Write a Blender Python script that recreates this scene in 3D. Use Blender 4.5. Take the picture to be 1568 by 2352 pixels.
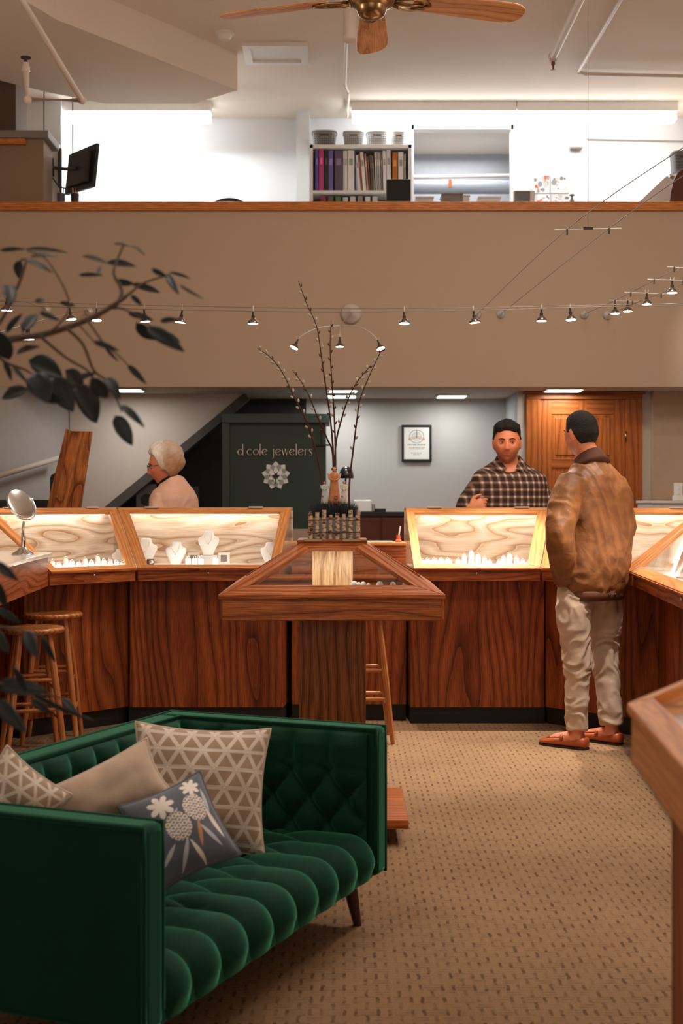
import bpy, math, random
from mathutils import Vector, Matrix, noise
random.seed(7)
PI = math.pi
S = bpy.context.scene
for o in list(bpy.data.objects): bpy.data.objects.remove(o)

# ------------------------------------------------------------------ camera
F = 3100.0; EYE = 1.31; HX = 784.0; HY = 1150.0       # focal length in px, eye height, horizon row
cam = bpy.data.cameras.new('camera'); camo = bpy.data.objects.new('camera', cam)
S.collection.objects.link(camo); S.camera = camo
camo.location = (0, 0, EYE); camo.rotation_euler = (PI/2, 0, 0)
cam.sensor_fit = 'VERTICAL'; cam.sensor_height = 36.0
cam.lens = F/2352*36; cam.shift_y = -26/2352; cam.clip_start = 0.05
cam.dof.use_dof = True; cam.dof.focus_distance = 6.0; cam.dof.aperture_fstop = 4.6

# ------------------------------------------------------------------ world, exposure
w = bpy.data.worlds.new('world'); S.world = w; w.use_nodes = True
w.node_tree.nodes['Background'].inputs[0].default_value = (1, .9, .8, 1)
w.node_tree.nodes['Background'].inputs[1].default_value = 0.35
S.view_settings.view_transform = 'Standard'; S.view_settings.look = 'None'
S.view_settings.exposure = -0.12; S.view_settings.gamma = 1.0; S.view_settings.use_curve_mapping = False

WARM = (1.0, .90, .79); NEUT = (1, .93, .85)
def area(name, loc, size, power, color=WARM, aim=(0, 0, -1), sizey=None, spread=None):
    l = bpy.data.lights.new(name, 'AREA'); l.energy = power; l.color = color
    l.shape = 'RECTANGLE'; l.size = size; l.size_y = sizey or size
    if spread: l.spread = spread
    o = bpy.data.objects.new(name, l); S.collection.objects.link(o)
    o.location = loc; o.rotation_euler = Vector(aim).to_track_quat('-Z', 'Y').to_euler()
    return o
def spot(name, loc, aim_at, power, angle=50, color=WARM, blend=.5, rad=.02):
    l = bpy.data.lights.new(name, 'SPOT'); l.energy = power; l.color = color
    l.spot_size = math.radians(angle); l.spot_blend = blend; l.shadow_soft_size = rad
    o = bpy.data.objects.new(name, l); S.collection.objects.link(o)
    o.location = loc; o.rotation_euler = (Vector(aim_at)-Vector(loc)).to_track_quat('-Z', 'Y').to_euler()
    return o
# unseen fill lights added behind the camera and overhead, back-office panels, loft tubes
area('camera_side_fill', (0, -2.2, 1.9), 4.0, 38, (1, .86, .74), (0, 1, -.05), 2.0)
area('overhead_fill', (-1.6, 3.0, 4.7), 1.2, 36, WARM)
area('overhead_fill', (1.8, 3.4, 4.7), 1.2, 42, WARM)
area('overhead_fill', (1.6, 6.6, 4.7), 1.2, 98, WARM)
area('ceiling_fill', (-2.6, 5.0, 2.9), .5, 28, WARM, (.25, .1, 1))  # added fills aimed upward to lighten the ceiling, no fixture
area('ceiling_fill', (2.8, 4.0, 2.9), .5, 28, WARM, (-.2, .25, 1))
spot('wall_wash_spot', (2.7, 9.6, 3.1), (3.15, 10.5, 2.45), 22, 70, (1, .93, .85), 1.0)
spot('face_fill', (.7, 7.2, 2.4), (1.06, 8.7, 1.6), 22, 34)  # added fills that brighten the faces of the two staff
spot('face_fill', (-1.9, 7.3, 2.5), (-1.15, 8.78, 1.55), 22, 34)
area('loft_tube_light', (-1.9, 12.0, 4.70), 1.9, 150, (.95, .98, 1), (0, -.3, -1), .1)
area('loft_tube_light', (0.9, 12.0, 4.70), 1.5, 140, (.95, .98, 1), (0, -.3, -1), .1)
area('loft_tube_light', (2.4, 12.0, 4.70), 1.5, 140, (.95, .98, 1), (0, -.3, -1), .1)
spot('cable_spot', (1.0, 7.85, 2.38), (0.85, 7.35, 0), 240, 62)
spot('cable_spot', (1.60, 6.5, 2.45), (1.30, 6.3, 0), 150, 66)
spot('cable_spot', (1.52, 5.2, 2.5), (1.15, 5.0, 0), 100, 66)
spot('cable_spot', (.37, 7.85, 2.38), (0.35, 7.4, 0), 130, 60)
spot('cable_spot', (-1.7, 7.2, 2.4), (-1.75, 7.25, .9), 45, 60)
spot('cable_spot', (1.75, 7.0, 2.4), (1.75, 7.2, .9), 45, 60)
spot('cable_spot', (-.2, 6.6, 2.25), (-.05, 5.3, .9), 30, 45)
spot('cable_spot', (-.9, 7.5, 2.4), (-1.2, 6.2, .0), 40, 60)

# ------------------------------------------------------------------ helpers
def P(px, py, D):
    """world point seen at a photo pixel when it stands D metres away"""
    return Vector(((px-HX)/F*D, D, EYE-(py-HY)/F*D))
def V(*a): return Vector(a)
class M:
    def __init__(s): s.v = []; s.f = []; s.uv = []
    def add(s, vs, fs, grain=None, uvs=None):
        b = len(s.v); s.v += [Vector(p) for p in vs]
        ou, ov = random.uniform(0, 20), random.uniform(0, 20)
        g0 = Vector(grain).normalized() if grain is not None else V(1, 0, 0)
        for k, f in enumerate(fs):
            s.f.append([b+i for i in f])
            if uvs is not None: s.uv.append([(uvs[i][0], uvs[i][1]) for i in f]); continue
            ps = [Vector(vs[i]) for i in f]
            n = (ps[1]-ps[0]).cross(ps[2]-ps[0])
            if n.length < 1e-12 and len(ps) > 3: n = (ps[2]-ps[0]).cross(ps[3]-ps[0])
            n = n.normalized() if n.length > 1e-14 else V(0, 0, 1)
            g = g0
            if abs(n.dot(g)) > .85: g = V(0, 0, 1) if abs(n.z) < .8 else V(0, 1, 0) if abs(n.y) < .8 else V(1, 0, 0)
            t = n.cross(g)
            t = t.normalized() if t.length > 1e-9 else V(0, 1, 0)
            s.uv.append([(p.dot(g)+ou, p.dot(t)+ov) for p in ps])
        return s
    def box(s, c, d, rz=0, grain=None, R=None):
        c = Vector(c); hx, hy, hz = d[0]/2, d[1]/2, d[2]/2
        Rm = R if R is not None else Matrix.Rotation(rz, 3, 'Z')
        vs = [c+Rm@V(x, y, z) for x in (-hx, hx) for y in (-hy, hy) for z in (-hz, hz)]
        if grain is None:
            m = max(d); g = V(1, 0, 0) if d[0] == m else V(0, 1, 0) if d[1] == m else V(0, 0, 1)
            grain = Rm@g
        return s.add(vs, [(0, 1, 3, 2), (4, 6, 7, 5), (0, 4, 5, 1), (2, 3, 7, 6), (0, 2, 6, 4), (1, 5, 7, 3)], grain)
    def span(s, a, b, grain=None):
        a = Vector(a); b = Vector(b)
        return s.box((a+b)/2, [abs(b[i]-a[i]) for i in range(3)], grain=grain)
    def prism(s, poly, vec, grain=None):
        n = len(poly); p = [Vector(q) for q in poly]; v = Vector(vec)
        vs = p+[q+v for q in p]
        fs = [tuple(range(n))[::-1], tuple(range(n, 2*n))]+[(i, (i+1) % n, n+(i+1) % n, n+i) for i in range(n)]
        return s.add(vs, fs, grain if grain is not None else p[1]-p[0])
    def ring_loft(s, rings, cap=True, closed=True):
        n = len(rings[0]); vs = [p for r in rings for p in r]; fs = []; uvs = []; L = 0
        for i, r in enumerate(rings):
            if i: L += (Vector(rings[i][0])-Vector(rings[i-1][0])).length
            per = sum((Vector(r[j])-Vector(r[(j+1) % n])).length for j in range(n))
            for j in range(n): uvs.append((L, per*min(j, n-j)/n*1.0))
        ou = random.uniform(0, 9)
        uvs = [(a+ou, b+ou) for a, b in uvs]
        for i in range(len(rings)-1):
            for j in range(n if closed else n-1):
                fs.append((i*n+j, i*n+(j+1) % n, (i+1)*n+(j+1) % n, (i+1)*n+j))
        if cap:
            fs.append(tuple(range(n))[::-1]); fs.append(tuple((len(rings)-1)*n+j for j in range(n)))
        return s.add(vs, fs, None, uvs)
    def tube(s, path, r, n=10, cap=True, flat=1.0):
        path = [Vector(p) for p in path]
        rs = r if isinstance(r, (list, tuple)) else [r]*len(path)
        rings = []; prev = None
        for i, p in enumerate(path):
            t = (path[min(i+1, len(path)-1)]-path[max(i-1, 0)])
            t = t.normalized() if t.length > 1e-9 else V(0, 0, 1)
            if prev is None:
                a = V(0, 0, 1) if abs(t.z) < .9 else V(1, 0, 0)
                u = t.cross(a).normalized()
            else:
                u = (prev-t*prev.dot(t)); u = u.normalized() if u.length > 1e-6 else t.orthogonal().normalized()
            prev = u; w_ = t.cross(u)
            rings.append([p+(u*math.cos(2*PI*k/n)+w_*math.sin(2*PI*k/n)*flat)*rs[i] for k in range(n)])
        return s.ring_loft(rings, cap)
    def lathe(s, prof, c=(0, 0, 0), n=20, R=None):
        c = Vector(c); rings = []
        for r, z in prof:
            pts = [V(max(r, 1e-5)*math.cos(2*PI*k/n), max(r, 1e-5)*math.sin(2*PI*k/n), z) for k in range(n)]
            rings.append([c+(R@p if R is not None else p) for p in pts])
        return s.ring_loft(rings)
    def ell(s, c, r, R=None, nu=14, nv=9):
        c = Vector(c); rings = []
        for i in range(nv+1):
            a = -PI/2+PI*i/nv; cr = max(math.cos(a), 1e-3)
            pts = [V(r[0]*cr*math.cos(2*PI*k/nu), r[1]*cr*math.sin(2*PI*k/nu), r[2]*math.sin(a)) for k in range(nu)]
            rings.append([c+(R@p if R is not None else p) for p in pts])
        return s.ring_loft(rings)
    def grid(s, fn, nu, nv, uvf=None):
        vs = []; uvs = []
        for i in range(nu+1):
            for j in range(nv+1):
                u, v = i/nu, j/nv
                vs.append(fn(u, v)); uvs.append(uvf(u, v) if uvf else (u, v))
        fs = [(i*(nv+1)+j, (i+1)*(nv+1)+j, (i+1)*(nv+1)+j+1, i*(nv+1)+j+1) for i in range(nu) for j in range(nv)]
        return s.add(vs, fs, None, uvs)
    def build(s, name, mat, parent=None, smooth=False, bevel=0, local=False, recalc=True, solid=0):
        me = bpy.data.meshes.new(name)
        off = V(0, 0, 0)
        if parent is not None and not local:
            inv = parent_matrix(parent).inverted()
            vs = [inv@p for p in s.v]
        else: vs = s.v
        me.from_pydata([tuple(p) for p in vs], [], s.f)
        uvl = me.uv_layers.new(name='UVMap')
        flat = [c for f in s.uv for uv in f for c in uv]
        uvl.data.foreach_set('uv', flat)
        if recalc:
            import bmesh
            bm = bmesh.new(); bm.from_mesh(me); bmesh.ops.recalc_face_normals(bm, faces=bm.faces); bm.to_mesh(me); bm.free()
        if smooth:
            me.polygons.foreach_set('use_smooth', [True]*len(me.polygons))
            if smooth == 'auto': me.set_sharp_from_angle(angle=math.radians(38))
        o = bpy.data.objects.new(name, me); S.collection.objects.link(o)
        if mat is not None: me.materials.append(mat)
        if parent is not None: o.parent = parent
        if bevel:
            b = o.modifiers.new('bevel', 'BEVEL'); b.width = bevel; b.segments = 2; b.limit_method = 'ANGLE'; b.angle_limit = .6
        if solid:
            b = o.modifiers.new('thickness', 'SOLIDIFY'); b.thickness = solid; b.offset = 0
        return o
def parent_matrix(o):
    m = Matrix.LocRotScale(o.location, o.rotation_euler, o.scale)
    return parent_matrix(o.parent)@m if o.parent else m
def tag(o, label=None, cat=None, group=None, kind=None):
    if label: o['label'] = label
    if cat: o['category'] = cat
    if group: o['group'] = group
    if kind: o['kind'] = kind
    return o
def empty(name, loc, label, cat, group=None, rz=0):
    o = bpy.data.objects.new(name, None); S.collection.objects.link(o)
    o.location = loc; o.rotation_euler = (0, 0, rz); o.empty_display_size = .1
    return tag(o, label, cat, group)
def struct(name, m, mat, **k): return tag(m.build(name, mat, **k), kind='structure')
def copy_tree(o, parent=None):
    c = o.copy(); S.collection.objects.link(c); c.parent = parent
    for ch in list(o.children): copy_tree(ch, c)
    return c
def put(o, loc, rz=0, label=None, group=None):
    o.location = loc; o.rotation_euler = (0, 0, rz)
    if label: o['label'] = label
    if group: o['group'] = group
    return o
def lerp(a, b, t): return a+(b-a)*t
def smooth01(x): x = max(0, min(1, x)); return x*x*(3-2*x)
def catmull(pts, n=8):
    pts = [Vector(p) for p in pts]; out = []
    for i in range(len(pts)-1):
        p0, p1, p2, p3 = pts[max(i-1, 0)], pts[i], pts[i+1], pts[min(i+2, len(pts)-1)]
        for k in range(n):
            t = k/n
            out.append(.5*((2*p1)+(p2-p0)*t+(2*p0-5*p1+4*p2-p3)*t*t+(3*p1-p0-3*p2+p3)*t**3))
    return out+[pts[-1]]

# ------------------------------------------------------------------ materials
def srgb(r, g, b):
    f = lambda c: (c/255/12.92 if c/255 <= .04045 else ((c/255+.055)/1.055)**2.4)
    return (f(r), f(g), f(b), 1)
def newmat(name):
    m = bpy.data.materials.new(name); m.use_nodes = True
    return m, m.node_tree.nodes, m.node_tree.links, m.node_tree.nodes['Principled BSDF']
def plain(name, col, rough=.6, metal=0, noise_amt=.06, nscale=18, sheen=0, coat=0, spec=.5, bump=0):
    m, N, L, B = newmat(name)
    B.inputs['Roughness'].default_value = rough; B.inputs['Metallic'].default_value = metal
    B.inputs['Sheen Weight'].default_value = sheen; B.inputs['Coat Weight'].default_value = coat
    B.inputs['Specular IOR Level'].default_value = spec
    tc = N.new('ShaderNodeTexCoord'); nz = N.new('ShaderNodeTexNoise'); nz.inputs['Scale'].default_value = nscale
    nz.inputs['Detail'].default_value = 4
    L.new(tc.outputs['Object'], nz.inputs['Vector'])
    mx = N.new('ShaderNodeMix'); mx.data_type = 'RGBA'
    c = Vector(col[:3])
    mx.inputs[6].default_value = (*(c*(1-noise_amt)), 1); mx.inputs[7].default_value = (*(c*(1+noise_amt)), 1)
    L.new(nz.outputs['Fac'], mx.inputs[0]); L.new(mx.outputs[2], B.inputs['Base Color'])
    if bump:
        b = N.new('ShaderNodeBump'); b.inputs['Strength'].default_value = bump; b.inputs['Distance'].default_value = .01
        L.new(nz.outputs['Fac'], b.inputs['Height']); L.new(b.outputs['Normal'], B.inputs['Normal'])
    return m
def emit(name, col, strength):
    m, N, L, B = newmat(name)
    B.inputs['Base Color'].default_value = (*col[:3], 1)
    B.inputs['Emission Color'].default_value = (*col[:3], 1); B.inputs['Emission Strength'].default_value = strength
    return m
def mathn(N, L, op, a, b=None):
    n = N.new('ShaderNodeMath'); n.operation = op
    for i, x in enumerate((a, b)):
        if x is None: continue
        if hasattr(x, 'is_output'): L.new(x, n.inputs[i])
        else: n.inputs[i].default_value = x
    return n.outputs[0]
def wood(name, dark, mid, light, rings=7, us=.9, vs=5.0, rough=.4, coat=.15, pore=.5, lin=9.0, leaf=0):
    """oak: cathedral grain from contour lines of a stretched noise, plus fine pores; UV in metres, u along the grain"""
    m, N, L, B = newmat(name)
    uv = N.new('ShaderNodeUVMap'); sp = N.new('ShaderNodeSeparateXYZ'); L.new(uv.outputs[0], sp.inputs[0])
    u, v = sp.outputs[0], sp.outputs[1]
    cb = N.new('ShaderNodeCombineXYZ'); L.new(mathn(N, L, 'MULTIPLY', u, us), cb.inputs[0]); L.new(mathn(N, L, 'MULTIPLY', v, vs), cb.inputs[1])
    n1 = N.new('ShaderNodeTexNoise'); n1.inputs['Scale'].default_value = 1; n1.inputs['Detail'].default_value = 1.5; n1.inputs['Roughness'].default_value = .45
    L.new(cb.outputs[0], n1.inputs['Vector'])
    val = mathn(N, L, 'ADD', mathn(N, L, 'MULTIPLY', n1.outputs['Fac'], float(rings)), mathn(N, L, 'MULTIPLY', v, lin))
    fr = mathn(N, L, 'FRACT', val)
    cr = N.new('ShaderNodeValToRGB'); e = cr.color_ramp.elements
    e[0].position = 0; e[0].color = dark; e[1].position = 1; e[1].color = mid
    x = e.new(.22); x.color = mid; x = e.new(.6); x.color = light; x = e.new(.93); x.color = [lerp(mid[i], dark[i], .35) for i in range(4)]
    L.new(fr, cr.inputs[0])
    cb2 = N.new('ShaderNodeCombineXYZ'); L.new(mathn(N, L, 'MULTIPLY', u, 9.0), cb2.inputs[0]); L.new(mathn(N, L, 'MULTIPLY', v, 260.0), cb2.inputs[1])
    n2 = N.new('ShaderNodeTexNoise'); n2.inputs['Scale'].default_value = 1; n2.inputs['Detail'].default_value = 3
    L.new(cb2.outputs[0], n2.inputs['Vector'])
    r2 = N.new('ShaderNodeMapRange'); r2.inputs[1].default_value = .35; r2.inputs[2].default_value = .6
    r2.inputs[3].default_value = 1-pore; r2.inputs[4].default_value = 1.08; L.new(n2.outputs['Fac'], r2.inputs[0])
    mx = N.new('ShaderNodeMix'); mx.data_type = 'RGBA'; mx.blend_type = 'MULTIPLY'; mx.inputs[0].default_value = 1
    L.new(cr.outputs[0], mx.inputs[6]); L.new(r2.outputs[0], mx.inputs[7])
    res = mx.outputs[2]
    if leaf:      # veneer leaves of differing tone
        wn = N.new('ShaderNodeTexWhiteNoise'); wn.noise_dimensions = '1D'
        L.new(mathn(N, L, 'FLOOR', mathn(N, L, 'DIVIDE', v, leaf)), wn.inputs['W'])
        r3 = N.new('ShaderNodeMapRange'); r3.inputs[3].default_value = .68; r3.inputs[4].default_value = 1.35; L.new(wn.outputs['Value'], r3.inputs[0])
        m3 = N.new('ShaderNodeMix'); m3.data_type = 'RGBA'; m3.blend_type = 'MULTIPLY'; m3.inputs[0].default_value = 1
        L.new(res, m3.inputs[6]); L.new(r3.outputs[0], m3.inputs[7]); res = m3.outputs[2]
    L.new(res, B.inputs['Base Color'])
    B.inputs['Roughness'].default_value = rough; B.inputs['Coat Weight'].default_value = coat if coat > .2 else 0; B.inputs['Coat Roughness'].default_value = .25; B.inputs['Specular IOR Level'].default_value = .28
    bp = N.new('ShaderNodeBump'); bp.inputs['Strength'].default_value = .15; bp.inputs['Distance'].default_value = .002
    L.new(r2.outputs[0], bp.inputs['Height']); L.new(bp.outputs['Normal'], B.inputs['Normal'])
    return m
def glassmat(name, tint=(1, 1, 1), refl=1.0):
    m, N, L, B = newmat(name); N.remove(B)
    out = N['Material Output']; t = N.new('ShaderNodeBsdfTransparent'); t.inputs[0].default_value = (*tint, 1)
    g = N.new('ShaderNodeBsdfGlossy'); g.inputs['Roughness'].default_value = .02
    lw = N.new('ShaderNodeLayerWeight'); lw.inputs[0].default_value = .5
    fr = mathn(N, L, 'ADD', mathn(N, L, 'MULTIPLY', mathn(N, L, 'POWER', lw.outputs['Facing'], 5.0), .8*refl), .06*refl)
    mx = N.new('ShaderNodeMixShader'); L.new(fr, mx.inputs[0])
    L.new(t.outputs[0], mx.inputs[1]); L.new(g.outputs[0], mx.inputs[2]); L.new(mx.outputs[0], out.inputs[0])
    return m
def colattr(name, rough=.8, sheen=0, bump=0, nscale=300):
    m, N, L, B = newmat(name)
    a = N.new('ShaderNodeVertexColor'); a.layer_name = 'paint'
    L.new(a.outputs[0], B.inputs['Base Color']); B.inputs['Roughness'].default_value = rough
    B.inputs['Sheen Weight'].default_value = sheen
    if bump:
        tc = N.new('ShaderNodeTexCoord'); nz = N.new('ShaderNodeTexNoise'); nz.inputs['Scale'].default_value = nscale
        L.new(tc.outputs['Object'], nz.inputs['Vector'])
        b = N.new('ShaderNodeBump'); b.inputs['Strength'].default_value = bump; b.inputs['Distance'].default_value = .003
        L.new(nz.outputs['Fac'], b.inputs['Height']); L.new(b.outputs['Normal'], B.inputs['Normal'])
    return m
def paint(o, fn):
    """pigment per vertex from a function of the vertex's local position / index"""
    a = o.data.color_attributes.new('paint', 'FLOAT_COLOR', 'POINT')
    buf = []
    for i, v in enumerate(o.data.vertices):
        c = fn(v.co, i); buf += [c[0], c[1], c[2], 1]
    a.data.foreach_set('color', buf)

W_PANEL = wood('oak_panel_red', srgb(84, 34, 12), srgb(148, 72, 32), srgb(168, 88, 40), rings=8, us=.55, vs=3.2, lin=14, rough=.42, leaf=.16)
W_FASC = wood('oak_fascia', srgb(104, 46, 20), srgb(172, 90, 46), srgb(190, 106, 56), rings=6, us=1.2, vs=8, lin=26, rough=.38)
W_HOOD = wood('oak_hood_frame', srgb(196, 122, 66), srgb(218, 146, 86), srgb(228, 158, 98), rings=5, us=1.2, vs=9, lin=44, rough=.35, pore=.25)
W_TABLE = wood('oak_table', srgb(112, 50, 20), srgb(184, 100, 46), srgb(200, 116, 58), rings=6, us=.8, vs=7, lin=38, rough=.4)
W_PED = wood('oak_pedestal', srgb(92, 48, 20), srgb(162, 98, 52), srgb(180, 114, 62), rings=9, us=1.0, vs=4.5, lin=26, rough=.45)
W_BACK = wood('oak_veneer_pale', srgb(150, 112, 78), srgb(202, 182, 156), srgb(218, 204, 184), rings=8, us=1.4, vs=6.5, lin=5, rough=.5, pore=.2)
W_CAP = wood('oak_loft_cap', srgb(170, 92, 40), srgb(220, 134, 62), srgb(232, 150, 76), rings=3, us=.4, vs=10, lin=70, rough=.4)
W_DOOR = wood('oak_door', srgb(116, 56, 20), srgb(164, 88, 36), srgb(176, 98, 42), rings=4, us=.5, vs=6, lin=20, rough=.35, pore=.25)
W_PLANK = wood('oak_plank', srgb(116, 58, 24), srgb(204, 122, 60), srgb(222, 140, 74), rings=8, us=1.1, vs=5, lin=10, rough=.4)
W_STOOL = wood('oak_stool', srgb(130, 66, 28), srgb(184, 110, 58), srgb(200, 130, 76), rings=4, us=1.5, vs=10, lin=30, rough=.25, coat=.5, pore=.25)
W_FAN = wood('oak_fan_blade', srgb(150, 88, 42), srgb(204, 138, 78), srgb(216, 152, 92), rings=7, us=1.2, vs=6, lin=14, rough=.35, pore=.3)
W_DARK = plain('walnut_dark', srgb(58, 26, 14), .35, noise_amt=.2)
BEIGE = plain('wall_beige', srgb(194, 172, 150), .85, noise_amt=.02, nscale=3)
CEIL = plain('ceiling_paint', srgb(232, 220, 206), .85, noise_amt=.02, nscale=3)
WHITEW = plain('loft_white_paint', srgb(226, 228, 230), .8, noise_amt=.01)
GREYW = plain('office_grey_paint', srgb(186, 182, 180), .8, noise_amt=.02)
TAUPE = plain('office_taupe_paint', srgb(192, 180, 170), .8, noise_amt=.02)
DARKW = plain('stair_dark_paint', srgb(46, 42, 42), .8)
DARKW2 = plain('stringer_paint', srgb(74, 68, 64), .7)
BLACK = plain('black_plastic', srgb(26, 24, 24), .45)
KICK = plain('black_toe_kick', srgb(18, 17, 18), .5)
WHITE = plain('white_plastic', srgb(232, 230, 226), .45, noise_amt=.02)
LINEN = plain('white_linen', srgb(240, 238, 232), .7, noise_amt=.02)
PIPE = plain('painted_pipe', srgb(224, 212, 200), .45, noise_amt=.05)
SATIN = plain('satin_chrome', srgb(226, 222, 218), .3, .35, noise_amt=.02)
W_COL = wood('oak_column', srgb(150, 104, 62), srgb(206, 164, 116), srgb(218, 178, 132), rings=6, us=1, vs=6, lin=12)
CHROME = plain('chrome', (.8, .8, .8), .12, 1, noise_amt=.02)
STEELW = plain('steel_cable', (.25, .22, .2), .4, .8)
BRASS = plain('antique_brass', srgb(150, 120, 84), .28, 1, noise_amt=.1)
GREEN = plain('green_cabinet_paint', srgb(34, 54, 46), .5, noise_amt=.05)
GREEN2 = plain('green_cabinet_trim', srgb(44, 58, 56), .5, noise_amt=.05)
GREYP = plain('grey_laminate', srgb(140, 134, 128), .6)
GLASS = glassmat('clear_glass')
REDCAB = plain('red_brown_cabinet', srgb(92, 36, 20), .4, noise_amt=.15)
MIRROR = plain('mirror_silver', (.9, .9, .9), .03, 1, noise_amt=0)
LAMPW = emit('lamp_lens', (1, .93, .82), 14)
TUBEW = emit('fluorescent_diffuser', (.96, .98, 1), 11)
PANELW = emit('ceiling_panel_light', (.86, 1, .93), 5)
# ================================================================== the setting
ZC = 4.85; ZS = 2.197; YL = 10.5; YB = 12.5          # ceiling, soffit underside, loft front, loft back wall
XW = 3.3
def carpet_mat():
    m, N, L, B = newmat('carpet_basket_weave')
    tc = N.new('ShaderNodeTexCoord'); mp = N.new('ShaderNodeMapping'); mp.inputs['Scale'].default_value = (1, 1, 1)
    L.new(tc.outputs['Object'], mp.inputs[0])
    sp = N.new('ShaderNodeSeparateXYZ'); L.new(mp.outputs[0], sp.inputs[0])
    x, y = sp.outputs[0], sp.outputs[1]
    nz = N.new('ShaderNodeTexNoise'); nz.inputs['Scale'].default_value = 40; L.new(tc.outputs['Object'], nz.inputs['Vector'])
    wob = mathn(N, L, 'MULTIPLY', mathn(N, L, 'SUBTRACT', nz.outputs['Fac'], .5), 2.6)
    def wave(c, f, off=0.0):
        return mathn(N, L, 'SINE', mathn(N, L, 'ADD', mathn(N, L, 'ADD', mathn(N, L, 'MULTIPLY', c, f*2*PI), wob), off))
    c = 1/.044
    chk = mathn(N, L, 'GREATER_THAN', mathn(N, L, 'MULTIPLY', wave(x, c/2), wave(y, c/2)), 0.0)
    sx = mathn(N, L, 'GREATER_THAN', wave(x, c*1.5), .55); sy = mathn(N, L, 'GREATER_THAN', wave(y, c*2.5), .3)
    a = mathn(N, L, 'MULTIPLY', chk, sx); b = mathn(N, L, 'MULTIPLY', mathn(N, L, 'SUBTRACT', 1.0, chk), sy)
    st = mathn(N, L, 'ADD', a, mathn(N, L, 'MULTIPLY', b, .55))
    n3 = N.new('ShaderNodeTexNoise'); n3.inputs['Scale'].default_value = 17; n3.inputs['Detail'].default_value = 3; L.new(tc.outputs['Object'], n3.inputs['Vector'])
    mr = N.new('ShaderNodeMapRange'); mr.inputs[1].default_value = .42; mr.inputs[2].default_value = .60; L.new(n3.outputs['Fac'], mr.inputs[0])
    fac = mathn(N, L, 'MULTIPLY', st, mathn(N, L, 'ADD', mathn(N, L, 'MULTIPLY', mr.outputs[0], .62), .22))
    cr = N.new('ShaderNodeMix'); cr.data_type = 'RGBA'; cr.inputs[6].default_value = srgb(150, 118, 88); cr.inputs[7].default_value = srgb(84, 60, 42)
    L.new(fac, cr.inputs[0])
    n4 = N.new('ShaderNodeTexNoise'); n4.inputs['Scale'].default_value = 420; L.new(tc.outputs['Object'], n4.inputs['Vector'])
    r4 = N.new('ShaderNodeMapRange'); r4.inputs[1].default_value = .3; r4.inputs[2].default_value = .7; r4.inputs[3].default_value = .5; r4.inputs[4].default_value = 1.4
    L.new(n4.outputs['Fac'], r4.inputs[0])
    n5 = N.new('ShaderNodeTexNoise'); n5.inputs['Scale'].default_value = 1.3; L.new(tc.outputs['Object'], n5.inputs['Vector'])
    r5 = N.new('ShaderNodeMapRange'); r5.inputs[1].default_value = .35; r5.inputs[2].default_value = .65; r5.inputs[3].default_value = .88; r5.inputs[4].default_value = 1.08
    L.new(n5.outputs['Fac'], r5.inputs[0])
    mx = N.new('ShaderNodeMix'); mx.data_type = 'RGBA'; mx.blend_type = 'MULTIPLY'; mx.inputs[0].default_value = 1
    L.new(cr.outputs[2], mx.inputs[6]); L.new(mathn(N, L, 'MULTIPLY', r4.outputs[0], r5.outputs[0]), mx.inputs[7])
    L.new(mx.outputs[2], B.inputs['Base Color']); B.inputs['Roughness'].default_value = .95; B.inputs['Specular IOR Level'].default_value = .15
    bp = N.new('ShaderNodeBump'); bp.inputs['Strength'].default_value = .5; bp.inputs['Distance'].default_value = .004
    L.new(mathn(N, L, 'SUBTRACT', r4.outputs[0], fac), bp.inputs['Height']); L.new(bp.outputs['Normal'], B.inputs['Normal'])
    return m
CARPET = carpet_mat()
struct('floor', M().span((-XW, -2.6, -.05), (XW, 12.7, 0)), CARPET)
struct('ceiling', M().span((-XW, -2.6, ZC), (XW, 14.2, ZC+.1)), CEIL)
struct('wall_left', M().span((-XW-.1, -2.6, 0), (-XW, 14.2, ZC)), BEIGE)
struct('wall_right', M().span((XW, -2.6, 0), (XW+.1, 14.2, ZC)), BEIGE)
fw = M(); fw.span((-XW, -2.7, 0), (-2.3, -2.6, ZC)); fw.span((2.3, -2.7, 0), (XW, -2.6, ZC)); fw.span((-2.3, -2.7, 3.0), (2.3, -2.6, ZC)); fw.span((-2.3, -2.7, 0), (2.3, -2.6, .7))
struct('wall_front', fw, BEIGE)
# loft front
struct('wall_loft', M().span((-XW, YL, ZS), (XW, YL+.1, 3.565)), BEIGE)
struct('trim_1', M().span((-XW, YL-.03, 3.563), (XW, YL+.14, 3.632), grain=(1, 0, 0)), W_CAP, bevel=.004)
struct('floor_loft', M().span((-XW, YL+.1, ZS), (XW, YB, ZS+.1)), CEIL)
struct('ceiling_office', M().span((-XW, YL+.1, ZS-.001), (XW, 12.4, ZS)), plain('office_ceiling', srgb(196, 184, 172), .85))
# loft back wall with the inner window (opening px 943-1178 x 293-462)
a = P(945, 462, YB); b = P(1178, 293, YB)
wb = M(); wb.span((-XW, YB, ZS+.1), (a.x, YB+.1, ZC)); wb.span((b.x, YB, ZS+.1), (XW, YB+.1, ZC))
wb.span((a.x, YB, b.z), (b.x, YB+.1, ZC)); wb.span((a.x, YB, ZS+.1), (b.x, YB+.1, a.z-.1))
struct('wall_back', wb, WHITEW)
wf = M()
for x in (a.x, b.x): wf.span((x-.02, YB-.015, a.z-.1), (x+.02, YB+.11, b.z+.02))
wf.span((a.x, YB-.015, b.z-.02), (b.x, YB+.11, b.z+.02))
struct('window_1', wf, WHITE)
nb = M(); nb.span((a.x-.3, YB+1.3, ZS+.1), (b.x+.3, YB+1.4, ZC)); nb.span((a.x-.35, YB+.1, ZS+.1), (a.x-.3, YB+1.4, ZC)); nb.span((b.x+.3, YB+.1, ZS+.1), (b.x+.35, YB+1.4, ZC))
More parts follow.
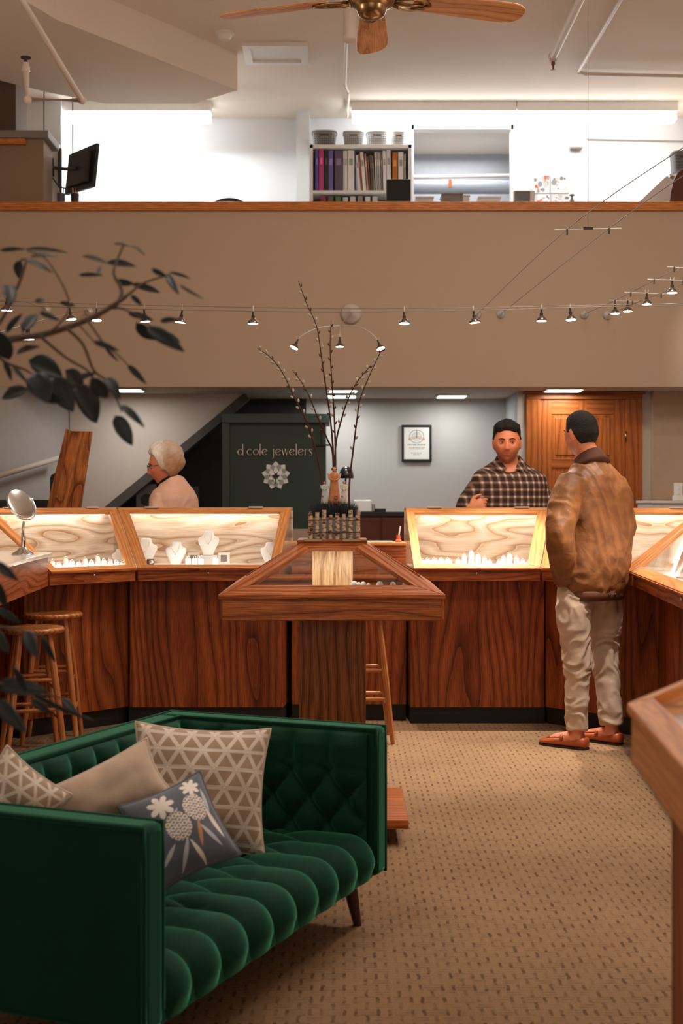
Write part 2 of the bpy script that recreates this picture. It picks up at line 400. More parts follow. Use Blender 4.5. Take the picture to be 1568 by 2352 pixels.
nb.span((a.x-.3, YB+.1, 2.9), (b.x+.3, YB+1.4, 2.95))
struct('wall_inner_room', nb, plain('inner_room_grey', srgb(176, 178, 182), .8))
area('inner_room_light', ((a.x+b.x)/2, YB+.7, ZC-.05), .9, 16, (.97, .98, 1))
# small return at x=680..710 beside the bookcase
a = P(682, 0, YB); b = P(712, 0, YB)
struct('wall_pier', M().span((a.x, YB-.25, ZS+.1), (b.x, YB, ZC)), WHITEW)

# back office walls
YO = 11.75
g0 = P(703, 0, YO).x; g1 = P(1160, 0, YO).x
struct('wall_office_grey', M().span((g0, YO, 0), (g1+.1, YO+.1, ZS)), GREYW)
struct('wall_office_dark', M().span((-XW, YO, 0), (g0, YO+.1, ZS)), DARKW)
YD = 10.95
dx0 = P(1207, 0, YD).x; dx1 = P(1474, 0, YD).x
struct('wall_office_return', M().span((g1, YD+.05, 0), (g1+.06, YO, ZS)), plain('return_paint', srgb(176, 178, 182), .8))
dw = M(); dw.span((g1, YD, 0), (dx0+.03, YD+.1, ZS)); dw.span((dx1-.03, YD, 0), (P(1497, 0, YD).x, YD+.1, ZS))
struct('wall_office_door', dw, TAUPE)
struct('wall_office_beige', M().span((P(1497, 0, 10.9).x, 10.86, 0), (XW, 10.96, ZS)), plain('office_beige', srgb(176, 150, 126), .85))
# stair wall: light polygon whose right edge follows the stringer
YT = 11.2
q = [P(160, 1165, YT), P(240, 1165, YT), P(560, 903, YT), P(560, 880, YT), P(160, 880, YT)]
q[0].z = 0; q[1].z = 1.31-(1165-1150)/F*YT
q = [V(q[0].x, YT, 0), V(q[1].x, YT, 0), q[1], q[2], V(q[3].x, YT, ZS), V(q[4].x, YT, ZS)]
struct('wall_stair', M().prism(q, (0, .06, 0)), TAUPE)
s0, s1 = P(238, 1166, YT-.02), P(562, 902, YT-.02)
st = M(); dn = V(.035, 0, -.05)
st.prism([s0, s1, s1+dn, V(s0.x+.06, s0.y, s0.z-.05)], (0, .14, 0))
st.span((s0.x, YT-.02, 0), (s0.x+.06, YT+.12, s0.z))
struct('trim_2', st, DARKW2)
# left side wall of the office
xl = P(163, 0, YT).x
struct('wall_office_left', M().prism([V(xl, YT+.05, 0), V(-XW, 9.0, 0), V(-XW, 9.0, ZS), V(xl, YT+.05, ZS)], (-.05, .06, 0)), plain('office_left_paint', srgb(168, 164, 160), .85))
# handrail moulding along that wall
r0, r1 = P(-20, 1098, 10.1), P(142, 1050, 10.9)
tag(M().tube([r0, r1], .022, 8).build('trim_3', TAUPE, smooth=True), kind='structure')

# ---- door
dr = M()
def framed_panels(x0, x1, z0, z1, y, stile, rows):
    m = M(); m.span((x0, y+.008, z0), (x1, y+.04, z1), grain=(0, 0, 1))
    for x in (x0, x1-stile, (x0+x1)/2-stile*.35): m.span((x, y, z0), (x+(stile if x != (x0+x1)/2-stile*.35 else stile*.7), y+.03, z1), grain=(0, 0, 1))
    prev = z0
    for (a_, b_) in rows: m.span((x0, y+.001, a_), (x1, y+.031, b_), grain=(1, 0, 0))
    for k in range(len(rows)-1):
        za, zb = rows[k][1], rows[k+1][0]
        for xa, xb in ((x0+stile, (x0+x1)/2-stile*.35), ((x0+x1)/2+stile*.35, x1-stile)):
            m.prism([V(xa+.03, y+.001, za+.03), V(xb-.03, y+.001, za+.03), V(xb-.03, y+.001, zb-.03), V(xa+.03, y+.001, zb-.03)], (0, .02, 0), grain=(0, 0, 1))
    return m
lx0, lx1 = P(1240, 0, YD).x, P(1436, 0, YD).x
zt = P(0, 917, YD).z
door = struct('door_1', framed_panels(lx0, lx1, 0.01, zt, YD+.01, .095, [(.01, .22), (.88, 1.0), (1.575, 1.65), (zt-.12, zt)]), W_DOOR, bevel=.003)
z_a = P(0, 1003, YD).z
tf = M()
tf.span((dx0, YD-.02, 0), (lx0, YD+.1, zt), grain=(0, 0, 1)); tf.span((lx1, YD-.02, 0), (dx1, YD+.1, zt), grain=(0, 0, 1))
tf.span((dx0, YD-.02, zt), (dx1, YD+.1, zt+.04), grain=(1, 0, 0))
struct('trim_4', tf, W_DOOR, bevel=.004)
struct('trim_5', M().span((dx0-.02, YD-.05, zt+.04), (dx1+.02, YD+.06, ZS-.005), grain=(1, 0, 0)), W_PANEL, bevel=.004)
m = M()
for pz in (1003, 950+160): m.tube([P(1437, pz-12, YD-.02), P(1437, pz+12, YD-.02)], .008, 8)
m.build('door_hinge', BRASS, door, smooth=True)

# recessed ceiling lights of the office
k = 0
for (pa, pb, y0, y1) in ((272, 330, 10.62, 10.85), (752, 818, 10.72, 10.9), (752, 815, 11.25, 11.5), (1003, 1065, 11.25, 11.5), (1250, 1328, 10.66, 10.86)):
    xa, xb = P(pa, 0, y1).x, P(pb, 0, y1).x
    lab = ['leftmost recessed office ceiling light above the wooden plank', 'recessed office ceiling light behind the willow branches, the nearer of two', 'recessed office ceiling light behind the willow branches, the farther of two',
           'recessed office ceiling light above the framed certificate', 'recessed office ceiling light in front of the wooden door'][k]
    t = empty('ceiling_light', ((xa+xb)/2, (y0+y1)/2, ZS-.012), lab, 'ceiling light', 'recessed lights in the office ceiling')
    M().span((xa-.015, y0-.015, ZS-.012), (xb+.015, y1+.015, ZS-.004)).build('frame', WHITE, t)
    M().span((xa, y0, ZS-.016), (xb, y1, ZS-.012)).build('diffuser', PANELW, t)
    area('office_panel_light', ((xa+xb)/2, (y0+y1)/2, ZS-.03), .22, 5.0, (1, .98, .94))
    k += 1

# ---- dropped soffit with polygonal underside at the upper left
zs_ = 4.56
def onz(px, py, z): return P(px, py, (z-EYE)*F/(HY-py))
bot = [onz(p, q_, zs_) for p, q_ in ((545, 207), (445, 238), (240, 238), (105, 211), (-60, 170), (-700, 60), (-500, -330), (130, 45))]
top = [onz(*p, ZC) for p in ((545, 120),)]
top = [V(b_.x, b_.y, ZC) for b_ in bot]
m = M(); n_ = len(bot)
m.add(bot+top, [tuple(range(n_))]+[(i, (i+1) % n_, n_+(i+1) % n_, n_+i) for i in range(n_)], (1, 0, 0))
struct('ceiling_soffit', m, CEIL)
# ================================================================== display cases
def framed_quad(m, q, wd, th, gl=None, wds=None):
    """mitred frame lying in quad q (4 points in order); returns the inner quad; th = thickness behind the face"""
    q = [Vector(p) for p in q]; n = (q[1]-q[0]).cross(q[3]-q[0]).normalized()
    wds = wds or [wd]*4
    inner = []
    for i in range(4):
        a_, b_, c_ = q[i-1], q[i], q[(i+1) % 4]
        e1 = (b_-a_).normalized(); e2 = (c_-b_).normalized()
        n1 = n.cross(e1); n2 = n.cross(e2)
        w1, w2 = wds[i-1], wds[i]
        # intersection of the two inset lines
        p1 = b_+n1*w1; p2 = b_+n2*w2
        d = e1.cross(e2); den = d.dot(n)
        t = ((p2-p1).cross(e2)).dot(n)/den if abs(den) > 1e-6 else 0
        inner.append(p1+e1*t)
    for i in range(4):
        j = (i+1) % 4
        m.prism([q[i], q[j], inner[j], inner[i]], -n*th, grain=q[j]-q[i])
    if gl is not None: gl.prism([p-n*th*.45 for p in inner], -n*.004)
    return inner
def lerp2(a, b, t): return (a[0]+(b[0]-a[0])*t, a[1]+(b[1]-a[1])*t)
Z0 = .925; Z1 = 1.268; ZF = .848
def make_case(label, FL, FR, BL, BR, hood=True, ends=(False, False), rail=(.055, .055, .055, .055), pset=.16, power=5, group='glass-topped jewellery counters', ztop=None, open_l=False, nh=2):
    """FL/FR front fascia corners, BL/BR back corners (plan)."""
    cx, cy = (FL[0]+FR[0]+BL[0]+BR[0])/4, (FL[1]+FR[1]+BL[1]+BR[1])/4
    t = empty('display_case', (cx, cy, 0), label, 'display case', group)
    f0, f1 = V(*FL, 0), V(*FR, 0); b0, b1 = V(*BL, 0), V(*BR, 0)
    fd = (f1-f0).normalized(); back = V(-fd.y, fd.x, 0)
    if back.dot((b0+b1)/2-(f0+f1)/2) < 0: back = -back
    def at(p, z): return V(p.x, p.y, z)
    def mixp(a_, b_, s): return a_+(b_-a_)*s
    dl = (b0-f0).dot(back); dr_ = (b1-f1).dot(back)
    p0, p1 = mixp(f0, b0, pset/dl), mixp(f1, b1, pset/dr_)
    # cabinet body under the counter
    m = M(); m.prism([at(p0, .1), at(p1, .1), at(b1, .1), at(b0, .1)], (0, 0, ZF-.1), grain=(0, 0, 1))
    m.build('cabinet_body', W_PANEL, t)
    k0, k1 = mixp(f0, b0, (pset+.03)/dl), mixp(f1, b1, (pset+.03)/dr_)
    M().prism([at(k0, 0), at(k1, 0), at(b1, 0), at(b0, 0)], (0, 0, .1)).build('toe_kick', KICK, t)
    # fascia box
    zt = ztop or (Z0-.01)
    i0, i1 = f0+back*.012, f1+back*.012
    m = M(); m.prism([at(i0, ZF), at(i1, ZF), at(b1, ZF), at(b0, ZF)], (0, 0, zt-ZF), grain=fd); m.build('counter_fascia', W_FASC, t, bevel=.002)
    if not hood: return t
    # lip moulding
    m = M(); m.prism([at(f0-back*.006, zt-.006), at(f1-back*.006, zt-.006), at(f1+back*.05, zt-.006), at(f0+back*.05, zt-.006)], (0, 0, .012), grain=fd); m.build('lip', W_FASC, t, bevel=.003)
    # hood
    g0, g1 = mixp(f0, b0, 1-.09/dl), mixp(f1, b1, 1-.09/dr_)
    fr = M(); gl = M()
    inner = framed_quad(fr, [at(f0, Z0), at(f1, Z0), at(g1, Z1), at(g0, Z1)], .05, .022, gl, rail)
    o = fr.build('hood_frame', W_HOOD, t, bevel=.002)
    gl.build('glass_pane', GLASS, t)
    m = M(); m.prism([at(g0, Z1-.018), at(g1, Z1-.018), at(b1, Z1-.018), at(b0, Z1-.018)], (0, 0, .018), grain=fd); m.build('top_rail', W_HOOD, t, bevel=.002)
    # deck and back panel
    m = M(); m.prism([at(f0+back*.03, Z0-.008), at(f1+back*.03, Z0-.008), at(b1, Z0-.008), at(b0, Z0-.008)], (0, 0, .008), grain=fd); m.build('display_deck', LINEN, t)
    bi0, bi1 = b0-back*.02, b1-back*.02
    m = M(); m.prism([at(bi0, Z0), at(bi1, Z0), at(b1, Z0), at(b0, Z0)], (0, 0, Z1-.018-Z0), grain=fd); m.build('back_panel', W_BACK, t)
    # ends: triangular glass with wood upright, or solid wood
    for e, (ff, gg, bb, gl_, kk) in enumerate(((f0, g0, b0, ends[0], 1), (f1, g1, b1, ends[1], -1))):
        ax = fd*kk*.012
        if gl_:
            m = M(); m.prism([at(ff+back*.02, Z0), at(bb, Z0), at(bb, Z1-.018), at(gg, Z1-.018)], ax, grain=(0, 0, 1)); m.build('end_panel', W_HOOD, t)
        else:
            m = M(); m.prism([at(ff+back*.03, Z0), at(bb, Z0), at(bb, Z1-.02), at(gg, Z1-.03)], ax*.3); m.build('end_glass', GLASS, t)
    # light strip under the top rail
    c = (at(g0, Z1-.035)+at(g1, Z1-.035))/2+back*.03; L_ = (g1-g0).length*.86
    M().box(c, (L_, .02, .014), math.atan2(fd.y, fd.x)).build('light_strip', emit('case_strip', (1, .95, .86), 10), t)
    a_ = area('case_strip_light', tuple(c-V(0, 0, .012)), L_, power*L_*.10, (1, .96, .90), (back.x*-.25, back.y*-.25, -1), .03)
    a_.rotation_euler = (0, 0, math.atan2(fd.y, fd.x)); 
    c2 = (at(f0, Z0+.012)+at(f1, Z0+.012))/2+back*.055; L2 = (f1-f0).length*.85
    M().box(c2+V(0, 0, -.004), (L2, .012, .008), math.atan2(fd.y, fd.x)).build('light_strip', emit('case_strip_low', (1, .97, .92), 6), t)
    a2 = area('case_front_light', tuple(c2+V(0, 0, .004)), L2, power*L2*.27, (1, .97, .92), (back.x, back.y, .35), .012)
    # hinges on the top edge
    for s_ in ([.2, .8] if nh == 2 else [.5]):
        hp = mixp(g0, g1, s_); M().box(at(hp, Z1+.003), (.085, .03, .008), math.atan2(fd.y, fd.x)).build('hinge', SATIN, t)
    lp = mixp(f0, f1, .5); 
    m = M(); m.ell(at(lp+back*.01, (ZF+zt)/2+.012), (.008, .008, .008)); m.build('lock', CHROME, t, smooth=True)
    return t
CASE = {}
CASE['bl'] = make_case('oak display case with slanted glass left of the pedestal table, white necklace busts inside', (-1.17, 7.75), (-.36, 7.75), (-1.40, 8.30), (-.30, 8.30), rail=(.03, .055, .04, .06))
CASE['br'] = make_case('oak display case with slanted glass in front of the man in the checked shirt', (.415, 7.75), (1.14, 7.75), (.385, 8.30), (1.30, 8.30), rail=(.035, .075, .05, .05))
CASE['dl'] = make_case('angled oak display case behind the round chrome mirror', (-1.575, 7.33), (-1.175, 7.745), (-2.10, 7.62), (-1.405, 8.30), rail=(.035, .06, .04, .05), ends=(False, False), pset=.19)
CASE['dr'] = make_case('angled oak display case behind the customer in the brown jacket', (1.145, 7.745), (1.57, 7.33), (1.31, 8.30), (2.15, 7.55), rail=(.035, .06, .04, .05))
CASE['sl'] = make_case('flat-topped oak counter unit at the left edge under the round mirror', (-1.44, 5.2), (-1.575, 7.30), (-2.05, 5.2), (-2.10, 7.58), hood=False, ztop=1.01, pset=.45)
CASE['sr'] = make_case('long oak display case with slanted glass running along the right edge', (1.565, 7.30), (1.31, 4.2), (2.10, 7.50), (1.95, 4.2), rail=(.055, .06, .045, .05), power=7)
tp = M().prism([V(-1.43, 5.2, 1.01), V(-1.565, 7.31, 1.01), V(-2.10, 7.56, 1.01), V(-2.05, 5.2, 1.01)], (0, 0, .02)).build('countertop', plain('white_marble', srgb(232, 226, 220), .2, noise_amt=.06, coat=.4), CASE['sl'], bevel=.003)
# plain centre section between the two back cases
t = empty('counter_unit', (.04, 8.2, 0), 'recessed lower oak counter section behind the pedestal table', 'counter')
M().span((-.295, 8.02, .1), (.383, 8.3, .85), grain=(0, 0, 1)).build('cabinet_body', W_PANEL, t)
M().span((-.295, 8.06, 0), (.383, 8.3, .1)).build('toe_kick', KICK, t)
M().span((-.295, 7.97, .85), (.383, 8.3, 1.045), grain=(1, 0, 0)).build('counter_fascia', W_FASC, t, bevel=.003)
M().span((-.295, 7.95, 1.045), (.383, 8.3, 1.062), grain=(1, 0, 0)).build('countertop', W_HOOD, t, bevel=.003)

# ================================================================== pedestal table
def display_table(name, loc, rz, label, base, WT=None):
    WT = WT or W_TABLE
    t = empty(name, (0, 0, 0), label, 'display table')
    he, ze, ht, zt = .42, .962, .125, 1.150
    e = [V(-he, -he, ze), V(he, -he, ze), V(he, he, ze), V(-he, he, ze)]
    u = [V(-ht, -ht, zt), V(ht, -ht, zt), V(ht, ht, zt), V(-ht, ht, zt)]
    for i in range(4):
        j = (i+1) % 4; fr = M(); gl = M()
        framed_quad(fr, [e[i], e[j], u[j], u[i]], .05, .02, gl, [.062, .05, .04, .05] if base == 'pedestal' else [.040, .032, .03, .032])
        f = fr.build('glass_frame', WT, t, bevel=.002, local=True); gl.build('glass_pane', GLASS, f, local=True)
    M().span((-ht-.012, -ht-.012, zt-.004), (ht+.012, ht+.012, zt+.008), grain=(1, 0, 0)).build('top_plate', WT, t, bevel=.002, local=True)
    for sx in (-1, 1): M().span((sx*.075-.035, -ht-.016, zt+.002), (sx*.075+.035, -ht+.03, zt+.0105)).build('hinge', BRASS, t, local=True)
    # lip + box
    m = M()
    for i in range(4):
        a_ = e[i].copy(); b_ = e[(i+1) % 4].copy(); a_.z = b_.z = .945
        d = (b_-a_).normalized(); n = V(-d.y, d.x, 0)
        m.prism([a_, b_, b_-d*.05+n*.05, a_+d*.05+n*.05], (0, 0, .017), grain=d)
    m.build('lip', WT, t, bevel=.004, local=True)
    m = M(); h2 = .405
    for s in (-1, 1):
        m.span((-h2, s*h2-.01, .868), (h2, s*h2+.01, .946), grain=(1, 0, 0)); m.span((s*h2-.01, -h2+.01, .868), (s*h2+.01, h2-.01, .946), grain=(0, 1, 0))
    m.build('apron', WT, t, bevel=.002, local=True)
    M().span((-h2, -h2, .865), (h2, h2, .872)).build('bottom_board', WT, t, local=True)
    M().span((-h2+.01, -h2+.01, .935), (h2-.01, h2-.01, .95), grain=(1, 0, 0)).build('display_deck', W_BACK, t, local=True)
    M().span((-.08, -.08, .95), (.08, .08, zt-.004), grain=(0, 0, 1)).build('inner_column', W_COL, t, local=True)
    M().lathe([(0, 0), (.008, 0), (.008, .006), (.004, .008), (0, .008)], (0, -.408, .958), 12, Matrix.Rotation(PI/2, 3, 'X')).build('lock', BRASS, t, smooth=True, local=True)
    if base == 'pedestal':
        M().span((-.131, -.131, .1), (.131, .131, .866), grain=(0, 0, 1)).build('pedestal', W_PED, t, bevel=.003, local=True)
        M().span((-.29, -.29, .065), (.29, .29, .1), grain=(1, 0, 0)).build('base_plate', WT, t, bevel=.004, local=True)
        M().span((-.22, -.22, 0), (.22, .22, .065)).build('plinth', W_DARK, t, bevel=.004, local=True)
    else:
        M().span((-.355, -.355, .08), (.355, .355, .866), grain=(0, 0, 1)).build('cabinet_body', W_PANEL, t, bevel=.004, local=True)
        M().span((-.33, -.33, 0), (.33, .33, .08)).build('toe_kick', KICK, t, local=True)
        for sx in (-.2, .2): area('table_fill', (sx, 0, 1.06), .03, 1.6, (1, .97, .93), sizey=.4).parent = t  # added fill lights without a fixture, to brighten the deck
        M().span((-.36, -.36, .95), (.36, .36, .953)).build('deck_cloth', LINEN, t, local=True)
    t.location = loc; t.rotation_euler = (0, 0, rz)
    return t
table = display_table('display_table', (-.036, 5.40, 0), 0, 'square oak pedestal display table with sloping glass lids in the room centre', 'pedestal')
near = display_table('display_table', (.875, 1.868, 0), -.08, 'oak display case cut off by the right edge, nearest the camera', 'cabinet', W_HOOD)
M().span((-.12, -.215, 1.068), (.12, -.205, 1.074)).build('light_strip', emit('table_fill_strip', (1, .95, .86), 3), table)  # glowing strip added to go with the column fill, not a real fixture
area('table_fill', (-.036, 5.20, 1.06), .24, .4, (1, .94, .85), (0, 1, -.5), .02)  # fill added to brighten the inner column
# ================================================================== sofa
def velvet(name, c, c2):
    m, N, L, B = newmat(name)
    lw = N.new('ShaderNodeLayerWeight'); lw.inputs[0].default_value = .35
    tc = N.new('ShaderNodeTexCoord'); nz = N.new('ShaderNodeTexNoise'); nz.inputs['Scale'].default_value = 5; nz.inputs['Detail'].default_value = 3
    L.new(tc.outputs['Object'], nz.inputs['Vector'])
    mx = N.new('ShaderNodeMix'); mx.data_type = 'RGBA'; mx.inputs[6].default_value = c; mx.inputs[7].default_value = c2
    L.new(mathn(N, L, 'MULTIPLY', nz.outputs['Fac'], .6), mx.inputs[0])
    L.new(mx.outputs[2], B.inputs['Base Color']); B.inputs['Roughness'].default_value = .75
    B.inputs['Sheen Weight'].default_value = .8; B.inputs['Sheen Roughness'].default_value = .35; B.inputs['Sheen Tint'].default_value = (.15, .75, .45, 1)
    B.inputs['Specular IOR Level'].default_value = .15
    return m
VELVET = velvet('green_velvet', srgb(4, 44, 30), srgb(10, 62, 42))
LS, WS, HS, TS = 1.44, .77, .612, .085
ang = math.atan2(.921, .389)
sofa = empty('sofa', (-.419, 2.873, 0), 'green velvet tufted sofa with square arms in the foreground', 'sofa', rz=ang)
def rbox(m, a_, b_): m.span(a_, b_)
for nm, a_, b_ in (('armrest', (0, 0, .158), (TS, WS, HS)), ('armrest', (LS-TS, 0, .158), (LS, WS, HS)), ('backrest', (TS, WS-TS, .158), (LS-TS, WS, HS))):
    M().span(a_, b_).build(nm, VELVET, sofa, bevel=.018, local=True, smooth='auto')
m = M()
r_ = .006
for pts in ([(0.004, .004, .16), (.004, .004, HS-.004), (.004, WS-.004, HS-.004), (LS-.004, WS-.004, HS-.004), (LS-.004, .004, HS-.004), (LS-.004, .004, .16)],
            [(TS-.004, .004, .2), (TS-.004, .004, HS-.004), (TS-.004, WS-TS+.004, HS-.004), (LS-TS+.004, WS-TS+.004, HS-.004), (LS-TS+.004, .004, HS-.004), (LS-TS+.004, .004, .2)]):
    pp = [Vector(p) for p in pts]
    dense = []
    for i in range(len(pp)-1):
        dense += [pp[i].lerp(pp[i+1], k/6) for k in range(6)]
    m.tube(dense+[pp[-1]], r_, 8)
m.build('piping', VELVET, sofa, smooth=True, local=True)
def tuft(u, v):
    a_ = abs(math.sin(PI*(u+v)/1)); b_ = abs(math.sin(PI*(u-v)/1))
    return (a_*b_)**.33
sx_, sy_ = .142, .26
def seat_fn(u, v):
    x = lerp(TS-.005, LS-TS+.005, u)
    L1 = .62; rr = .055; L2 = rr*PI/2; L3 = .05; tot = L1+L2+L3; s = v*tot
    yb = WS-TS+.01
    if s < L1: p = V(x, yb-s-.0, .265); n = V(0, 0, 1); d = s
    elif s < L1+L2:
        a_ = (s-L1)/rr; p = V(x, yb-L1-rr*math.sin(a_), .265-rr+rr*math.cos(a_)); n = V(0, -math.sin(a_), math.cos(a_)); d = s
    else: p = V(x, yb-L1-rr, .265-rr-(s-L1-L2)); n = V(0, -1, 0); d = s
    d0 = .52
    fade = 1 if s < L1+L2 else max(0, 1-(s-L1-L2)/L3)
    xx = (x-TS)/sx_*2
    if d < d0:
        h = tuft(xx/2, (d-d0)/sy_)
    else:
        tt = smooth01((d-d0)/.05)
        ch = abs(math.sin(PI*xx/2))**.6
        h = lerp(tuft(xx/2, (d-d0)/sy_), ch, tt)
    edge = min(1, (u*1.0)*30, (1-u)*30)
    return p+n*(.032*h*(.35+.65*fade)*edge)
M().grid(seat_fn, 170, 110).build('seat_cushion', VELVET, sofa, smooth=True, local=True)
M().span((TS, .012, .158), (LS-TS, WS-TS, .20)).build('seat_rail', VELVET, sofa, bevel=.006, local=True)
m = M()
for i in range(0, 10):
    for j in range(0, 5):
        xx = TS+sx_*(i+.5*(j % 2))
        if TS+.04 < xx < LS-TS-.04:
            m = M(); m.ell((xx, WS-TS+.01-(.52-j*sy_/2), .268), (.009, .009, .005), nu=10, nv=5)
            m.build('tufting_button', VELVET, sofa, smooth=True, local=True)
def panel(p0, ex, nrm, W, z0, z1, name):
    ex = Vector(ex); nrm = Vector(nrm); p0 = Vector(p0)
    def fn(u, v):
        x = u*W; z = lerp(z0, z1, v)
        zz = (z1-.13-z)/.15; xx = x/.125*2
        if z > z1-.13: h = abs(math.sin(PI*xx/2))**.6; h = lerp(tuft(xx/2, zz), h, smooth01((z-z1+.13)/.04))
        else: h = tuft(xx/2, zz)
        ed = min(1, u*25, (1-u)*25); top_ = min(1, (1-v)*9)**.5
        return p0+ex*x+V(0, 0, z)+nrm*(.004+.034*h*ed*top_+.006*top_)
    M().grid(fn, int(W*110), 60).build(name, VELVET, sofa, smooth=True, local=True)
panel((TS, WS-TS, 0), (1, 0, 0), (0, -1, 0), LS-2*TS, .27, HS-.012, 'tufted_back_panel')
panel((LS-TS, 0.03, 0), (0, 1, 0), (-1, 0, 0), WS-TS-.03, .25, HS-.012, 'tufted_arm_panel')
panel((TS, 0.03, 0), (0, 1, 0), (1, 0, 0), WS-TS-.03, .25, HS-.012, 'tufted_arm_panel')
for x, y, sx, sy in ((.12, .09, -1, -1), (LS-.10, .09, 1, -1), (.12, WS-.09, -1, 1), (LS-.10, WS-.09, 1, 1)):
    M().tube([(x, y, .165), (x+sx*.012, y+sy*.012, .08), (x+sx*.03, y+sy*.02, 0)], [.024, .019, .012], 14).build('leg', W_DARK, sofa, smooth='auto', local=True)

# ---- pillows
def pillow(label, c, w_, h_, th, R, colf, name='throw_pillow', n=90, mat=None, sag=.0, piping=None):
    t = empty(name, c, label, 'pillow', 'throw pillows on the green sofa')
    m = M(); vs = []; fs = []
    def prof(u, v):
        a_ = max(0, 1-abs(u)**2.2); b_ = max(0, 1-abs(v)**2.2)
        return (a_*b_)**.5
    seed = random.uniform(0, 50)
    def pos(u, v, s):
        pin = 1-.07*(1-abs(v)**2)*abs(u)**3*1.0; pin2 = 1-.07*(1-abs(u)**2)*abs(v)**3
        x = u*w_/2*(1-.10*(1-v*v)*u*u); y = v*h_/2*(1-.10*(1-u*u)*v*v)
        z = s*th/2*prof(u, v)
        wr = noise.noise(V(x*9+seed, y*9, s*3))*.014+noise.noise(V(x*20+seed, y*20, s*3))*.005
        ed = (1-abs(u)**6)*(1-abs(v)**6)
        return R@V(x, y, z+wr*ed*s+.02*sag*(u*u-v*v))
    cols = []
    for s in (1, -1):
        b = len(vs)
        for i in range(n+1):
            for j in range(n+1):
                u, v = -1+2*i/n, -1+2*j/n
                vs.append(pos(u, v, s)); cols.append(colf(u, v, s))
        fs += [(b+i*(n+1)+j, b+(i+1)*(n+1)+j, b+(i+1)*(n+1)+j+1, b+i*(n+1)+j+1) for i in range(n) for j in range(n)]
    m.add(vs, fs, None, [(0, 0)]*len(vs))
    o = m.build('cover', mat or PILLOWM, t, smooth=True, local=True)
    paint(o, lambda co, i: cols[i])
    e = []
    for k in range(120):
        a_ = k/120*4; sd = int(a_); f = a_-sd
        u, v = ((-1+2*f, -1), (1, -1+2*f), (1-2*f, 1), (-1, 1-2*f))[sd]
        e.append(pos(u, v, 1))
    m = M(); m.tube(e+[e[0]], .0045, 6); m.build('edge_seam', piping or PILSEAM, t, smooth=True, local=True)
    return t
PILLOWM = colattr('printed_cotton', .85, .3, .3, 500)
PILSEAM = plain('pillow_seam', srgb(206, 186, 168), .85)
taupe = srgb(166, 140, 116)[:3]; cream = srgb(232, 220, 208)[:3]
def tri_pattern(u, v, s, k=3.4):
    x, y = u*k, v*k
    best = 9
    for a_ in (0, PI/3, 2*PI/3):
        d = (x*math.sin(a_)+y*math.cos(a_)) % 1.0; d = min(d, 1-d)
        best = min(best, d)
    if best < .02 or .06 < best < .095: return cream
    if best < .13: return tuple(lerp(cream[i], taupe[i], .55) for i in range(3)) if best < .10 else taupe
    return taupe
def plainpil(u, v, s):
    n_ = noise.noise(V(u*3, v*3, 5))*.06; b_ = srgb(196, 172, 150); return tuple(b_[i]*(1+n_) for i in range(3))
blue = srgb(92, 100, 112)[:3]; pale = srgb(196, 202, 210)[:3]; wh = srgb(240, 232, 224)[:3]; och = srgb(206, 150, 108)[:3]
def floral(u, v, s):
    def flower(cx, cy, r, n_):
        dx, dy = u-cx, v-cy; d = math.hypot(dx, dy); a_ = math.atan2(dy, dx)
        return d < r*(.42+.58*abs(math.cos(a_*n_/2))**.8)
    if flower(-.25, .55, .30, 7) or flower(.55, .72, .24, 7): return wh
    for cx, cy in ((-.1, -.02), (.42, .22)):
        dx, dy = u-cx, v-cy
        if dx*dx/.075+dy*dy/.10 < 1:
            gx, gy = dx*7.5, dy*7.5*1.15; row = round(gy); gx2 = gx-(.5 if row % 2 else 0)
            q_ = math.hypot(gx2-round(gx2), gy-row)
            return wh if .2 < q_ < .5 else och if q_ < .12 else blue
    for cx, cy, a_, l_, w2, c_ in ((.28, -.32, .25, .32, .045, och), (-.55, .15, -.5, .2, .04, och), (-.2, -.62, .5, .4, .05, pale), (.1, -.7, -.3, .35, .05, wh), (.5, -.45, -.5, .35, .05, pale),
                                  (-.55, -.5, .9, .3, .05, pale), (.72, -.2, -.2, .4, .06, wh), (.75, .3, .1, .3, .05, pale), (-.05, .25, .7, .15, .03, pale), (-.6, -.15, .4, .25, .05, srgb(60, 66, 78)[:3])):
        dx, dy = u-cx, v-cy; al = dx*math.sin(a_)+dy*math.cos(a_); ac = dx*math.cos(a_)-dy*math.sin(a_)
        if abs(al) < l_ and abs(ac) < w2*(1-(al/l_)**2): return c_
    return blue
EX = V(.389, .921, 0); EY = V(-.921, .389, 0)
def frameR(xax, up, ):
    x = Vector(xax).normalized(); y = Vector(up); y = (y-x*y.dot(x)).normalized(); z = x.cross(y)
    return Matrix((x, y, z)).transposed()
p1 = pillow('large taupe and white triangle-pattern pillow in the sofa corner', P(458, 1812, 3.96), .40, .37, .20, frameR((.95, .12, -.07), (.10, .30, 1)), lambda u, v, s: tri_pattern(u, v, s), n=240)
p2 = pillow('plain beige velvet pillow tilted behind the blue floral one', P(248, 1822, 3.60), .31, .17, .14, frameR((.88, .25, .42), (-.30, .35, 1)), plainpil, n=60)
p3 = pillow('blue-grey floral embroidered pillow at the front of the sofa', P(412, 1908, 3.42), .23, .24, .12, frameR((.84, .42, .30), (-.35, .5, .95)), floral, n=200, piping=plain('blue_seam', srgb(84, 92, 104), .85))
p4 = pillow('taupe and white triangle-pattern pillow at the left edge, partly behind the arm', P(30, 1850, 3.36), .21, .21, .12, frameR((.70, .25, -.62), (.62, .3, .75)), lambda u, v, s: tri_pattern(u, v, s, 2.6), n=160)
